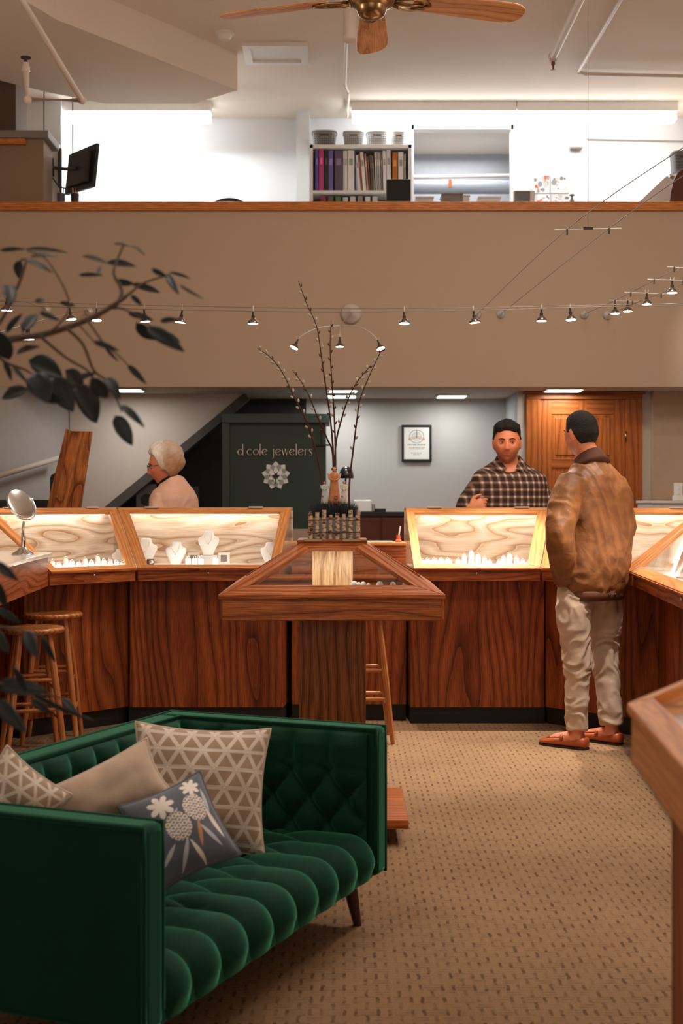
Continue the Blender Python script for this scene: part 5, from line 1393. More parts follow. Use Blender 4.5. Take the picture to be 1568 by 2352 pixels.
for bx0, bx1, top_, lean, col, nm in books:
    px0, px1, py = 680+bx0/2.8, 680+bx1/2.8, 270+top_/2.8
    D = 12.04; xa, xb = P(px0, 0, D).x, P(px1, 0, D).x; zb, zt_ = zsh+.001, P(0, py, D).z
    t = empty('book', ((xa+xb)/2, D+.1, zsh), nm+' on the upper bookcase shelf', 'book', 'books on the upper shelf')
    R = Matrix.Rotation(math.radians(-lean), 3, 'Y'); h = (zt_-zb)
    col_ = srgb(*col); w_ = xb-xa
    M().box((0, 0, h/2), (w_*.96, .2, h-.002)).build('cover', plain('book_'+nm.replace(' ', '_')[:30], col_, .6), t, local=True)
    M().box((0, .004, h/2+.001), (w_*.62, .196, h)).build('pages', LINEN, t, local=True)
    lab = M(); lab.box((0, -.1008, h*.72), (w_*.55, .001, h*.16))
    lab.build('spine_label', plain('spine_label', [min(1, c*1.8+.05) if i < 3 else 1 for i, c in enumerate(col_)] if max(col) < 215 else srgb(170, 168, 166), .6), t, local=True)
    t.rotation_euler = (0, math.radians(-lean*.6), 0)
    t.location.z = zsh+w_*.5*abs(math.sin(math.radians(lean*.6)))
random.seed(4)
cols = [(150, 60, 80), (120, 90, 80), (90, 130, 70), (210, 205, 200), (225, 220, 215), (160, 150, 140), (230, 226, 220), (214, 210, 206)]
nms = ['dark red', 'brown', 'green', 'pale grey', 'cream', 'taupe', 'white', 'light grey']
for i in range(8):
    px = 742+i*17; D = 12.05; xa = P(px, 0, D).x; h = P(0, 452+random.uniform(-2, 2), D).z-zs2; wd = .045
    t = empty('book', (xa, D+.09, zs2), '%s book on the second shelf, mostly hidden below the first' % nms[i], 'book', 'books on the second shelf')
    M().box((0, 0, h/2), (wd, .18, h)).build('cover', plain('lowbook_%d' % i, srgb(*cols[i]), .6), t, local=True); M().box((0, .003, h/2+.002), (wd*.6, .178, h)).build('pages', LINEN, t, local=True)
def basket(px0, px1, py0, py1, D, col, label):
    a, b = P(px0, py1, D), P(px1, py0, D); w_ = (b.x-a.x)/2; c = V((a.x+b.x)/2, D+.1, a.z); h = b.z-a.z
    t = empty('storage_basket', c, label, 'basket', 'storage baskets on the bookcase')
    mt = plain('basket_'+label[:5], col, .6)
    rg = lambda k, z, q=1: [V(math.copysign(abs(math.cos(a_))**.5, math.cos(a_))*w_*k, math.copysign(abs(math.sin(a_))**.5, math.sin(a_))*.11*k, z) for a_ in [2*PI*i/28 for i in range(28)]]
    m = M(); m.ring_loft([rg(.8, 0), rg(.86, h*.3), rg(.94, h*.9), rg(.88, h*.9), rg(.78, h*.05)]); m.build('weave_body', mt, t, smooth='auto', local=True)
    m = M(); m.ring_loft([rg(.94, h*.9), rg(1.0, h*.93), rg(1.0, h), rg(.9, h), rg(.9, h*.92)]); m.build('rim', mt, t, smooth='auto', local=True)
    m = M()
    for zi in range(5):
        for xi in range(9):
            if zi == 3 and 3 <= xi <= 5: continue
            k = lerp(.84, .95, zi/5); m.box((w_*k*(-.8+.2*xi), -.113*k*1.0, h*(.14+.15*zi)), (w_*.09, .004, h*.07))
    m.build('hole_pattern', plain('basket_hole_'+label[:5], [c_*.35 if i < 3 else 1 for i, c_ in enumerate(col)], .8), t, local=True)
    m = M(); m.box((0, -.113, h*.68), (w_*.7, .006, h*.1)); m.build('handle_slot', DARKW2, t, local=True)
zt = P(0, 332, 12.0).z
def zpix(z, D): return HY-(z-EYE)*F/D
yb_ = zpix(zt, 12.02)
basket(715, 774, 299, yb_, 12.02, srgb(142, 138, 136), 'grey perforated basket on the bookcase, leftmost of four')
basket(787, 836, 300, yb_, 12.02, srgb(190, 188, 186), 'light grey perforated basket on the bookcase, second from left')
basket(840, 892, 300, yb_, 12.02, srgb(236, 236, 236), 'white basket on the bookcase, third from left')
basket(897, 934, 301, yb_, 12.02, srgb(240, 238, 236), 'small white basket on the bookcase, rightmost')
# long low cabinet behind the half wall
t = empty('low_cabinet', (.9, 11.2, ZL), 'long white low cabinet behind the loft half wall', 'cabinet')
zc = 3.62
M().span((-.5, 10.95, ZL), (2.2, 11.5, zc-.03)).build('cabinet_body', WHITE, t); M().span((-.52, 10.93, zc-.03), (2.22, 11.52, zc)).build('top', GREYP, t)
def onlow(name, label, cat, px0, py0, px1, D, mat, dep=.1, grp=None, face=None):
    a, b = P(px0, 400, D), P(px1, py0, D)
    t = empty(name, ((a.x+b.x)/2, D+dep/2, zc), label, cat, grp)
    M().span((a.x, D, zc), (b.x, D+dep, b.z)).build('body', mat, t, bevel=.006)
    return t, a, b
t, a, b = onlow('computer_monitor', 'black computer monitor in front of the bookcase in the loft', 'monitor', 887, 411, 943, 11.0, BLACK, .05)
M().span((a.x+.006, 10.995, b.z-.17), (b.x-.006, 11.0, b.z-.006)).build('screen', plain('monitor_screen', (.012, .010, .010), .7), t)
M().span((a.x-.01, 10.97, zc), (b.x+.02, 11.1, zc+.02)).build('stand_foot', BLACK, t)
for i, (p0, py, p1, mt, lab) in enumerate(((1015, 444, 1062, GREYP, 'beige printer-like box under the loft window'), (1062, 448, 1078, WHITE, 'narrow white box right of the beige box'), (1098, 452, 1150, WHITE, 'low wide white box under the loft window'),
                                           (955, 452, 995, WHITE, 'stack of white trays beside the bookcase'))):
    t, a, b = onlow('office_box', lab, 'box', p0, py, p1, 11.15+.02*i, mt, .2, 'boxes on the low loft cabinet')
    M().span((a.x-.004, 11.14+.02*i, b.z-.012), (b.x+.004, 11.36+.02*i, b.z+.002)).build('lid', mt, t, bevel=.002)
t, a, b = onlow('desk_calendar', 'small desk frame with a dark photograph on the loft cabinet', 'picture frame', 1179, 437, 1228, 11.05, WHITE, .03)
M().span((a.x+.01, 11.046, b.z-.10), (a.x+.135, 11.05, b.z-.008)).build('photograph', plain('dark_photo', srgb(60, 44, 40), .3, noise_amt=.5, nscale=30), t)
t = empty('soap_dispenser', (P(1313, 0, 11.1).x, 11.1, zc), 'small glass pump bottle on the loft cabinet', 'bottle')
hh = P(0, 458, 11.1).z-zc
M().lathe([(0, 0), (.03, .002), (.032, hh*.75), (.014, hh), (0, hh)], n=18).build('bottle_body', plain('frosted_grey', srgb(170, 172, 168), .3), t, smooth='auto', local=True)
M().lathe([(.008, hh), (.008, hh+.03), (.02, hh+.03), (.02, hh+.04), (0, hh+.04)], n=12).build('pump', plain('pump_grey', srgb(120, 120, 118), .3), t, smooth='auto', local=True)
# photo prints on the wall
def photo_fn(seed, warm):
    random.seed(seed); bl = [(random.uniform(.1, .9), random.uniform(.1, .9), random.uniform(.04, .16), random.choice([(232, 108, 72), (130, 124, 124), (240, 236, 232), (216, 200, 186), (150, 150, 156), (250, 248, 246), (250, 248, 246), (200, 196, 194)])) for _ in range(26)]
    def fn(u, v):
        c = (222, 220, 218)
        for x, y, r, cc in bl:
            if (u-x)**2+((v-y)*.8)**2 < r*r: c = cc
        return srgb(*c)
    return fn
for i, (x0, y0, x1, y1, lab) in enumerate(((1220, 403, 1261, 443, 'upper left photo print of a workshop scene on the loft wall'), (1265, 405, 1305, 443, 'upper right photo print with an orange shirt on the loft wall'), (1232, 447, 1262, 466, 'lower left photo print on the loft wall'), (1266, 447, 1306, 466, 'lower right photo print on the loft wall'))):
    D = YB-.012; a, b = P(x0, y1, D), P(x1, y0, D); n = 40; fn = photo_fn(31+i, 0)
    t = empty('photo_print', ((a.x+b.x)/2, D, (a.z+b.z)/2), lab, 'photograph', 'photo prints on the loft wall')
    m = M(); m.grid(lambda u, v: V(lerp(a.x, b.x, u), D-.0015, lerp(a.z, b.z, v)), n, n); o = m.build('print', colattr('photo_paint_%d' % i, .4), t, recalc=False)
    paint(o, lambda co, k: fn((k//(n+1))/n, (k % (n+1))/n))
    M().span((a.x-.004, D, a.z-.004), (b.x+.004, D+.01, b.z+.004)).build('backing', WHITE, t)
t = empty('wall_box', P(1322, 330, YB), 'white rounded wall-mounted sensor box on the loft wall', 'wall box')
a, b = P(1306, 343, YB), P(1336, 312, YB); M().span((a.x, YB-.08, a.z), (b.x, YB, b.z)).build('cover', WHITE, t, bevel=.012); M().span((a.x+.01, YB-.075, a.z-.012), (b.x-.01, YB, a.z)).build('lens', GREYP, t, bevel=.004)
tag(M().tube([P(1348, 320, YB-.02), P(1600, 325, YB-.02)], .006, 8).build('wall_conduit', plain('grey_conduit', srgb(150, 148, 146), .5)), 'thin grey conduit running right along the loft wall', 'conduit')
# pipes in the inner room
D = YB+.9; a = P(935, 407, D); b = P(1190, 403, D)
tag(M().tube([a, b], .02, 12).build('inner_pipe', PIPE, smooth='auto'), 'thin white pipe seen through the loft window', 'pipe')
D = YB+.7; a = P(930, 430, D); b = P(1200, 430, D)
t = empty('air_duct', (a+b)/2, 'thick grey air duct seen through the loft window', 'duct'); M().tube([a, b], .066, 24).build('duct', plain('duct_grey', srgb(172, 176, 184), .5), t, smooth='auto')
q = P(1032, 425, D); M().box((q.x, D-.068, q.z), (.03, .012, .075)).build('duct_sticker', plain('orange_tag', srgb(226, 116, 44), .5), t)
# desk chair back, wooden chair, leaning frames
q = P(525, 465, 11.3); t = empty('office_chair', (q.x, 11.35, ZL), 'black office chair whose rounded back peeks over the half wall', 'chair')
zc2 = P(0, 452, 11.3).z; m = M()
m.prism([V(q.x+.26*math.cos(a), 11.3+0, zc2-.42+.42*math.sin(a)**.7 if 0 < a < PI else zc2-.42) for a in [PI*i/20 for i in range(21)]], (0, .07, 0)); m.build('backrest', BLACK, t, bevel=.02)
M().span((q.x-.24, 11.2, 2.72), (q.x+.24, 11.68, 2.80)).build('seat', BLACK, t, bevel=.02); M().tube([V(q.x, 11.45, 2.35), V(q.x, 11.45, 2.75)], .03).build('column', BLACK, t)
for k in range(5): a = 2*PI*k/5; M().tube([V(q.x, 11.45, 2.38), V(q.x+.28*math.cos(a), 11.45+.28*math.sin(a), 2.32)], [.022, .014]).build('base_leg', BLACK, t)
t = empty('wooden_chair', (P(1590, 0, 10.9).x, 11.0, ZL), 'reddish wooden curved chair back at the right end of the loft', 'chair')
pts = [P(x, y, 10.85) for x, y in ((1536, 475), (1540, 440), (1546, 415), (1556, 396), (1570, 385), (1600, 382), (1600, 475))]
M().prism(pts, (0, .04, 0), grain=(0, 0, 1)).build('backrest', REDCAB, t, bevel=.006); M().span((pts[0].x, 10.9, 3.0), (pts[0].x+.5, 11.3, 3.05)).build('seat', REDCAB, t)
for x in (0, .44):
    for y in (10.9, 11.25): M().span((pts[0].x+x, y, ZL), (pts[0].x+x+.04, y+.04, 3.0)).build('leg', REDCAB, t)
M().span((pts[0].x+.04, 10.86, 3.0), (pts[0].x+.5, 10.9, pts[0].z)).build('back_support', REDCAB, t)
for i in range(7):
    D = 11.3+.04*i; x0, y0, x1, y1 = 1452+i*14, 478, 1530+i*13, 404-i*1.5
    a, b = P(x0, y0, D), P(x1, y1, D); t = empty('leaning_panel', (a.x, D, a.z), '%s of the pale panels leaning in a stack at the right of the loft' % ['nearest', 'second', 'third', 'fourth', 'fifth', 'sixth', 'farthest'][i], 'panel', 'leaning pale panels')
    M().prism([a, b, b+V(.5, 0, -.3), a+V(.5, 0, -.6)], (0, .02, 0)).build('board', [WHITE, GREYP, plain('panel_cream', srgb(220, 208, 196), .7)][i % 3], t)
basket(1546, 1590, 346, 392, 11.62, srgb(120, 120, 122), 'dark grey wire basket at the right end of the loft')
q = P(1568, 392, 11.5); tag(M().span((q.x-.09, 11.60, q.z-.6), (q.x+.35, 11.9, q.z)).build('storage_box', WHITE), 'white storage box under the wire basket at the right of the loft', 'box')
# left end of the loft: block wall, slab, column, panels, television
struct('wall_block', M().span((-XW, 10.62, 3.5), (P(100, 0, 10.62).x, 10.95, P(0, 318, 10.62).z)), plain('block_taupe', srgb(150, 128, 108), .85))
a = P(112, 318, 10.6); b = P(112, 300, 10.6)
tag(M().span((-XW, 10.58, a.z), (a.x, 11.0, b.z)).build('stone_slab', plain('stone_grey', srgb(140, 134, 128), .7, noise_amt=.15, nscale=60), bevel=.008), 'grey stone slab on top of the block wall in the loft', 'slab')
tag(M().span((-XW, 10.57, P(0, 330, 10.57).z), (P(57, 0, 10.57).x, 10.62, P(0, 318, 10.57).z), grain=(1, 0, 0)).build('wooden_batten', W_CAP), 'short orange wooden batten under the stone slab', 'batten')
struct('wall_column', M().span((-XW, 10.8, a.z), (P(36, 0, 10.8).x, 11.2, ZC)), plain('column_brown', srgb(104, 84, 68), .85))
struct('wall_panel_white', M().span((P(30, 0, 11.9).x, 11.9, ZL), (P(140, 0, 11.9).x, 11.94, ZC)), WHITEW)
for px, lab in ((101, 'thin dark hanging rod at the left, the nearer one by the pipe'), (167, 'thin dark hanging rod at the left, behind the television')):
    q = P(px, 0, 10.9 if px < 120 else 11.6); z0 = b.z if px < 120 else 3.9
    tag(M().tube([V(q.x, q.y, z0), V(q.x, q.y, ZC)], .005, 8).build('hanging_rod', DARKW2), lab, 'rod')
t = empty('television', P(185, 390, 11.2), 'black flat television on a swivel wall arm, seen from behind', 'television')
c4 = [P(150, 447, 11.0), P(213, 436, 10.75), P(223, 328, 10.75), P(160, 358, 11.0)]
c4 = [P(148, 447, 11.15), P(212, 428, 10.8), P(222, 328, 10.8), P(158, 355, 11.15)]
n_ = (c4[1]-c4[0]).cross(c4[3]-c4[0]).normalized(); n_ = n_ if n_.y > 0 else -n_
M().prism(c4, n_*.03).build('screen_panel', BLACK, t, bevel=.004)
cen = (c4[0]+c4[2])/2; inn = [cen+(p-cen)*.72 for p in c4]
M().prism([p-n_*.03 for p in inn], n_*.03).build('rear_housing', plain('tv_back', srgb(44, 36, 32), .5), t, bevel=.006)
w0 = P(118, 385, 11.2); M().prism([P(112, 365, 11.2), P(122, 363, 11.2), P(124, 405, 11.2), P(114, 403, 11.2)], (0, .03, 0)).build('wall_plate', BLACK, t)
M().tube([w0, P(150, 388, 11.1), cen-n_*.03], .014, 8).build('swivel_arm', BLACK, t)
M().tube([P(118, 405, 11.2), P(135, 428, 11.15), P(160, 436, 11.05)], .006, 6).build('cable', BLACK, t, smooth=True)
M().span((P(104, 0, 11.22).x, 11.22, 3.4), (P(136, 0, 11.22).x, 11.26, P(0, 330, 11.22).z)).build('wall_bracket_board', WHITE, t)
M().span((P(133, 0, 11.2).x, 11.2, 3.4), (P(136, 0, 11.2).x+.015, 11.24, P(0, 340, 11.2).z)).build('bracket_post', DARKW2, t)
for i, (px, col, nm) in enumerate(((140, srgb(90, 96, 104), 'grey cup of tools'), (172, srgb(40, 34, 36), 'black cup with a red pen'))):
    q = P(px, 455, 10.95); t = empty('desk_cup', (q.x, 10.95, 3.68), nm+' on the loft edge below the television', 'cup')
    M().lathe([(.03, 0), (.034, .12), (.030, .12), (.027, .005), (0, .005)], n=18).build('cup', plain('cup%d' % i, col, .5), t, smooth='auto', local=True)
    for k in range(3): M().tube([V(.01*k-.01, 0, .02), V(.02*k-.02, .01, .17)], .004, 6).build('pen', [WHITE, plain('red_pen', srgb(190, 60, 40), .4), BLACK][k], t, local=True)
tag(M().span((P(120, 0, 10.9).x, 10.72, 3.55), (P(200, 0, 10.9).x, 11.05, 3.68)).build('desk_shelf', GREYP), 'narrow grey shelf behind the half wall below the television', 'shelf')
# ================================================================== office furniture behind the counters
a, b = bx(510, 950, 756, 1215, 10.8, .5)
t = empty('wall_cabinet', ((a[0]+b[0])/2, 11.05, 0), 'dark green cabinet with a pale shop sign and flower emblem', 'cabinet')
M().span((a[0]+.03, 10.83, a[2]), (b[0]-.03, 11.3, b[2]-.02)).build('cabinet_body', GREEN, t)
M().span((a[0], 10.79, b[2]-.075), (b[0], 11.32, b[2])).build('cornice', GREEN2, t, bevel=.004)
M().span((a[0], 10.8, a[2]), (P(527, 0, 10.8).x, 10.84, b[2]-.075)).build('side_stile', GREEN2, t, bevel=.003)
M().span((P(738, 0, 10.8).x, 10.81, P(0, 1022, 10.8).z), (P(742, 0, 10.8).x, 10.83, b[2]-.075)).build('door_gap', KICK, t)
M().span((P(720, 0, 10.8).x, 10.815, P(0, 1024, 10.8).z), (b[0], 10.83, P(0, 1020, 10.8).z)).build('door_gap', KICK, t)
M().span((a[0], 10.8, 0), (b[0]+.0, 11.3, a[2])).build('pale_base', plain('pale_base', srgb(176, 156, 144), .7), t)
SIGN = plain('sign_letter', srgb(236, 208, 198), .5)
def letters():
    """art-nouveau lowercase, units of x-height; every stroke is a list of (x, y) with half widths"""
    def arc(cx, cy, r, a0, a1, n=18, ry=None): return [(cx+r*math.cos(math.radians(a0+(a1-a0)*i/n)), cy+(ry or r)*math.sin(math.radians(a0+(a1-a0)*i/n))) for i in range(n+1)]
    G_ = {}
    thick, thin = .15, .06
    def vari(pts, cx): return [(x, y, lerp(thin, thick, min(1, abs(x-cx)/.45))) for x, y in pts]
    O = vari(arc(.48, .5, .42, 0, 360, 30), .48)
    Cc = vari(arc(.5, .5, .44, 45, 318, 24), .5)
    E = [vari(arc(.5, .5, .44, 20, 322, 26), .5), [(.10, .42, thin), (.90, .66, thin)]]
    G_['d'] = ([O, [(.92, 0, .12), (.92, 1.75, .12)], [(.80, 1.68, .04), (.92, 1.76, .05)]], 1.12)
    G_['.'] = ([[(.12, .04, .09), (.16, .06, .09)]], .32)
    G_['c'] = ([Cc], .95); G_['o'] = ([O], 1.0); G_['l'] = ([[(.12, 0, .12), (.12, 1.75, .12)], [(.0, 1.68, .04), (.12, 1.76, .05)]], .32)
    G_['e'] = (E, 1.0)
    G_['j'] = ([[(.28, .98, .12), (.28, 0, .12), (.22, -.35, .07), (.0, -.5, .05)], [(.28, 1.4, .09), (.30, 1.44, .09)]], .48)
    G_['w'] = ([[(.05, 1, .12), (.32, .03, .12)], [(.32, .03, .04), (.58, .95, .04)], [(.58, 1, .12), (.85, .03, .12)], [(.85, .03, .04), (1.12, 1, .04)]], 1.2)
    G_['r'] = ([[(.12, 0, .12), (.12, 1, .12)], [(.12, .6, .04), (.3, .9, .05), (.52, .94, .12)]], .62)
    G_['s'] = ([[(.58, .85, .06), (.35, .97, .05), (.15, .8, .12), (.3, .55, .10), (.52, .38, .10), (.6, .18, .12), (.38, .02, .05), (.08, .12, .06)]], .72)
    G_[' '] = ([], .55)
    return G_
GL = letters()
word = 'd.cole jewelers'; W_ = sum(GL[c][1]+.09 for c in word); xs0, xs1 = P(545, 0, 10.8).x, P(719, 0, 10.8).x; sc = (xs1-xs0)/W_
zb = P(0, 1046, 10.8).z; x = xs0
for ch in word:
    st_, adv = GL[ch]; m = M()
    for s_ in st_:
        pts = [V(x+px_*sc, 10.806, zb+py_*sc*1.12) for px_, py_, _ in s_]; ws = [w_*sc for _, _, w_ in s_]
        if len(pts) > 3 and len(pts) < 10: 
            pp = catmull(pts, 4); ww = []
            for i in range(len(ws)-1): ww += [lerp(ws[i], ws[i+1], k/4) for k in range(4)]
            pts, ws = pp, ww+[ws[-1]]
        m.tube(pts, ws, 8, flat=.5)
    if st_: m.build('sign_letter', SIGN, t, smooth='auto')
    x += (adv+.09)*sc
ec = P(633, 1092, 10.8); m = M(); em = plain('emblem_pale', srgb(232, 232, 230), .5); R0 = 33/F*10.8
for ring, (n, r0, r1, w_) in enumerate(((9, .35, 1.0, .24), (9, .45, .88, .20), (6, .1, .55, .18))):
    for k in range(n):
        a0 = PI/2+2*PI*(k+(.5 if ring == 1 else 0))/n; d = V(math.cos(a0), 0, math.sin(a0)); s_ = V(-d.z, 0, d.x); y = 10.822-.005*ring
        c = V(ec.x, y, ec.z)
        out = [c+d*R0*r0, c+(d*lerp(r0, r1, .45)+s_*w_)*R0, c+(d*lerp(r0, r1, .75)+s_*w_*.7)*R0, c+d*r1*R0, c+(d*lerp(r0, r1, .75)-s_*w_*.7)*R0, c+(d*lerp(r0, r1, .45)-s_*w_)*R0]
        if ring != 1: M().prism(out, (0, -.004, 0)).build('emblem_petal', em, t)
        else: M().prism([c+(p-c)*.93 for p in out], (0, -.003, 0)).build('emblem_petal', plain('emblem_mid', srgb(150, 160, 160), .5), t)
M().tube([V(ec.x, 10.803, ec.z-.55*R0), V(ec.x, 10.803, ec.z)], .004, 6).build('emblem_stem', GREEN, t)
for s_ in (-1, 1): M().prism([V(ec.x, 10.802, ec.z-.3*R0), V(ec.x+s_*.3*R0, 10.802, ec.z), V(ec.x+s_*.1*R0, 10.802, ec.z-.02*R0)], (0, -.002, 0)).build('emblem_leaf', GREEN, t)
# framed certificate
a, b = P(922, 1060, 11.73), P(991, 976, 11.73); D = 11.73
t = empty('framed_certificate', ((a.x+b.x)/2, D, (a.z+b.z)/2), 'black framed certificate with a crest on the grey office wall', 'picture frame')
fr = M(); inn = framed_quad(fr, [V(a.x, D-.01, a.z), V(b.x, D-.01, a.z), V(b.x, D-.01, b.z), V(a.x, D-.01, b.z)], .02, .03); fr.build('frame', BLACK, t, bevel=.002)
wv, hv = b.x-a.x-.04, b.z-a.z-.04
def cert(u, v):
    x, y = (u-.5)*2, (v-.5)*2
    c = (232, 230, 226)
    d = math.hypot(x*.9, (y-.42)*1.25)
    if .46 < d < .54 or .30 < d < .335: c = (176, 176, 174)
    if d < .30 and math.sin(math.atan2(y-.42, x)*16) > .2: c = (188, 190, 190)
    if abs(y-.30-.06*math.cos(x*4)) < .06 and abs(x) < .62: c = (206, 140, 112)
    if abs(y-.30-.06*math.cos(x*4)) < .02 and abs(x) < .5: c = (240, 232, 226)
    if abs(x) < .04 and .3 < y < .85: c = (140, 140, 140)
    for yy, ww, cc in ((-.10, .72, (150, 140, 110)), (-.28, .62, (190, 170, 150)), (-.36, .55, (206, 196, 186)), (-.62, .42, (170, 166, 160)), (-.72, .3, (196, 192, 188))):
        if abs(y-yy) < .03 and abs(x) < ww and math.sin(x*70+yy*9)+math.sin(x*43) > -.6: c = cc
    return srgb(*c)
n = 110; m = M(); m.grid(lambda u, v: V(a.x+.02+wv*u, D-.004, a.z+.02+hv*v), n, n); o = m.build('print', colattr('certificate_print', .5), t, recalc=False)
paint(o, lambda co, k: cert((k//(n+1))/n, (k % (n+1))/n))
M().span((a.x+.015, D-.003, a.z+.015), (b.x-.015, D+.02, b.z-.015)).build('backing', WHITE, t)
# red-brown sideboard with a lamp and small office things
a, b = bx(740, 1176, 936, 1300, 11.0, .5)
t = empty('sideboard', (.25, 11.2, 0), 'reddish brown sideboard with a black top behind the planter', 'sideboard')
M().span((P(757, 0, 11).x, 11.0, 0), (b[0]+.3, 11.5, b[2]-.03)).build('cabinet_body', REDCAB, t)
for x0, x1 in ((760, 812), (816, 873), (877, 930)): M().span((P(x0, 0, 10.99).x, 10.985, .8), (P(x1, 0, 10.99).x, 11.0, b[2]-.05), grain=(0, 0, 1)).build('door', REDCAB, t, bevel=.004)
M().span((P(757, 0, 11).x, 10.97, b[2]-.03), (b[0]+.32, 11.5, b[2])).build('top', BLACK, t)
zt = b[2]
t = empty('desk_lamp', (P(795, 0, 11.2).x, 11.2, zt), 'black dome desk lamp behind the angel figurines', 'lamp')
hz = P(0, 1085, 11.2).z-zt
M().lathe([(0, 0), (.07, 0), (.07, .015), (0, .02)], n=24).build('base', BLACK, t, smooth='auto', local=True); M().tube([V(0, 0, .01), V(-.01, 0, hz*.6), V(0, 0, hz)], .008).build('stem', BLACK, t, local=True)
M().lathe([(.062, -.05), (.060, -.02), (.05, .02), (.03, .045), (.0, .055)], (0, 0, hz), 28).build('shade', plain('lamp_gloss_black', (.015, .014, .014), .2), t, smooth=True, local=True)
t = empty('desk_phone', (P(832, 0, 11.15).x, 11.15, zt), 'white desk device on the sideboard', 'phone')
M().box((0, 0, .05), (.15, .08, .1)).build('body', WHITE, t, bevel=.01, local=True); M().box((.09, 0, .035), (.03, .05, .07)).build('handset', GREYP, t, bevel=.008, local=True)
tag(M().span((P(861, 0, 11.1).x, 11.1, zt), (P(886, 0, 11.1).x, 11.2, P(0, 1168, 11.1).z)).build('black_box', BLACK, bevel=.005), 'small black box on the right of the sideboard', 'box')
# pen holder on the low counter section
q = P(914, 1243, 8.1); t = empty('pen_holder', (q.x-.0, 8.06, 1.063), 'small orange-brown pen holder with a white pen beside the right display case', 'pen holder')
M().lathe([(.018, 0), (.018, .012), (.012, .016), (.012, .042), (.009, .042), (.009, .016), (0, .014)], n=20).build('cup', plain('terracotta', srgb(190, 96, 56), .5), t, smooth='auto', local=True)
M().tube([V(0, 0, .02), V(.012, 0, .095)], .0042, 8).build('pen', WHITE, t, smooth='auto', local=True)
t = empty('glass_tray', (P(870, 0, 8.05).x, 8.1, 1.063), 'low clear acrylic tray on the lower counter section', 'tray')
M().box((0, 0, .008), (.16, .1, .014)).build('tray', GLASS, t, local=True); M().box((0, 0, .003), (.17, .11, .004)).build('mat', WHITE, t, local=True)
# leaning plank, dark sofa and frames on the left
c = [P(x, y, 9.6) for x, y in ((118, 1180), (183, 1180), (211, 991), (164, 990))]
c[0] = P(118, 1180, 9.6); low = [c[0]+(c[0]-c[3])*1.0, c[1]+(c[1]-c[2])*1.0]
t = empty('oak_board', (low[0]+low[1])/2, 'oak board standing tilted at the left behind the counter', 'board')
L_ = (c[2]-c[1]).normalized(); k_ = c[1].z/L_.z
b0, b1 = c[1]-L_*k_, c[0]-(c[3]-c[0]).normalized()*(c[0].z/((c[3]-c[0]).normalized().z))
b0.z += .001; b1.z = b0.z
M().prism([b1, b0, c[2], c[3]], (0, .035, 0), grain=L_).build('face_board', W_PLANK, t, bevel=.003)
M().prism([b1+V(-.0, .036, 0), c[3]+V(0, .036, 0), c[3]+V(-.05, .05, .02), b1+V(-.05, .05, .0)], (0, .02, 0), grain=L_).build('side_board', W_STOOL, t)
TWEED = plain('charcoal_tweed', srgb(52, 52, 56), .95, noise_amt=.3, nscale=120)
t = empty('office_armchair', P(60, 1300, 10.0), 'charcoal fabric couch at the far left behind the counter', 'couch'); t.location.z = 0
a, b = P(0, 1146, 10.0), P(127, 1146, 10.0)
M().span((-2.62, 10.0, .3), (b.x, 10.35, P(0, 1148, 10.0).z)).build('seat', TWEED, t, bevel=.03)
M().span((P(112, 0, 10.1).x, 10.1, .3), (P(150, 0, 10.1).x, 10.55, P(0, 1086, 10.1).z)).build('armrest', TWEED, t, bevel=.04)
M().span((-2.6, 10.02, 0), (b.x-.05, 10.33, .3)).build('base', BLACK, t)
a, b = P(313, 1180, 11.3), P(358, 1112, 11.3)
t = empty('framed_print', ((a.x+b.x)/2, 11.3, 0), 'grey print with a dark round emblem behind the woman', 'picture')
M().span((a.x, 11.3, a.z-.02), (b.x, 11.33, b.z)).build('board', plain('print_grey', srgb(104, 96, 92), .7), t)
M().lathe([(0, 0), (.05, 0), (.05, .004), (0, .005)], P(337, 1148, 11.298), 24, Matrix.Rotation(PI/2, 3, 'X')).build('round_emblem', DARKW, t)
tag(M().span((P(300, 0, 11.25).x, 11.22, 0), (P(480, 0, 11.25).x, 11.6, a.z-.02)).build('dark_shelf', DARKW), 'dark low shelf unit under the stairs', 'shelf')
a, b = P(440, 1180, 11.3), P(457, 1118, 11.3)
tag(M().span((a.x, 11.3, a.z-.02), (b.x, 11.4, b.z)).build('dark_box', BLACK, bevel=.004), 'small black box on the dark shelf right of the woman', 'box')
# light switch, low white cupboard on the right
q = P(1557, 1127, 10.85); t = empty('light_switch', q, 'white light switch plate on the beige wall at the right', 'light switch')
M().box((q.x, 10.853, q.z), (.07, .012, .125)).build('plate', WHITE, t, bevel=.003)
for dz in (.02, -.02): M().box((q.x, 10.843, q.z+dz), (.012, .012, .02)).build('toggle', WHITE, t, bevel=.002)
a, b = P(1497, 1150, 10.3), P(1600, 1150, 10.3)
t = empty('white_cupboard', (b.x, 10.5, 0), 'low white cupboard against the beige wall at the right', 'cupboard')
M().span((a.x, 10.3, 0), (XW-.02, 10.8, a.z-.02)).build('cabinet_body', WHITE, t); M().span((a.x-.01, 10.28, a.z-.02), (XW-.02, 10.82, a.z)).build('top', WHITE, t, bevel=.003)
t = empty('white_device', (P(1560, 0, 10.4).x, 10.4, a.z), 'white box-shaped device on the low white cupboard', 'box'); M().box((0, 0, .02), (.09, .1, .04)).build('body', WHITE, t, bevel=.006, local=True)

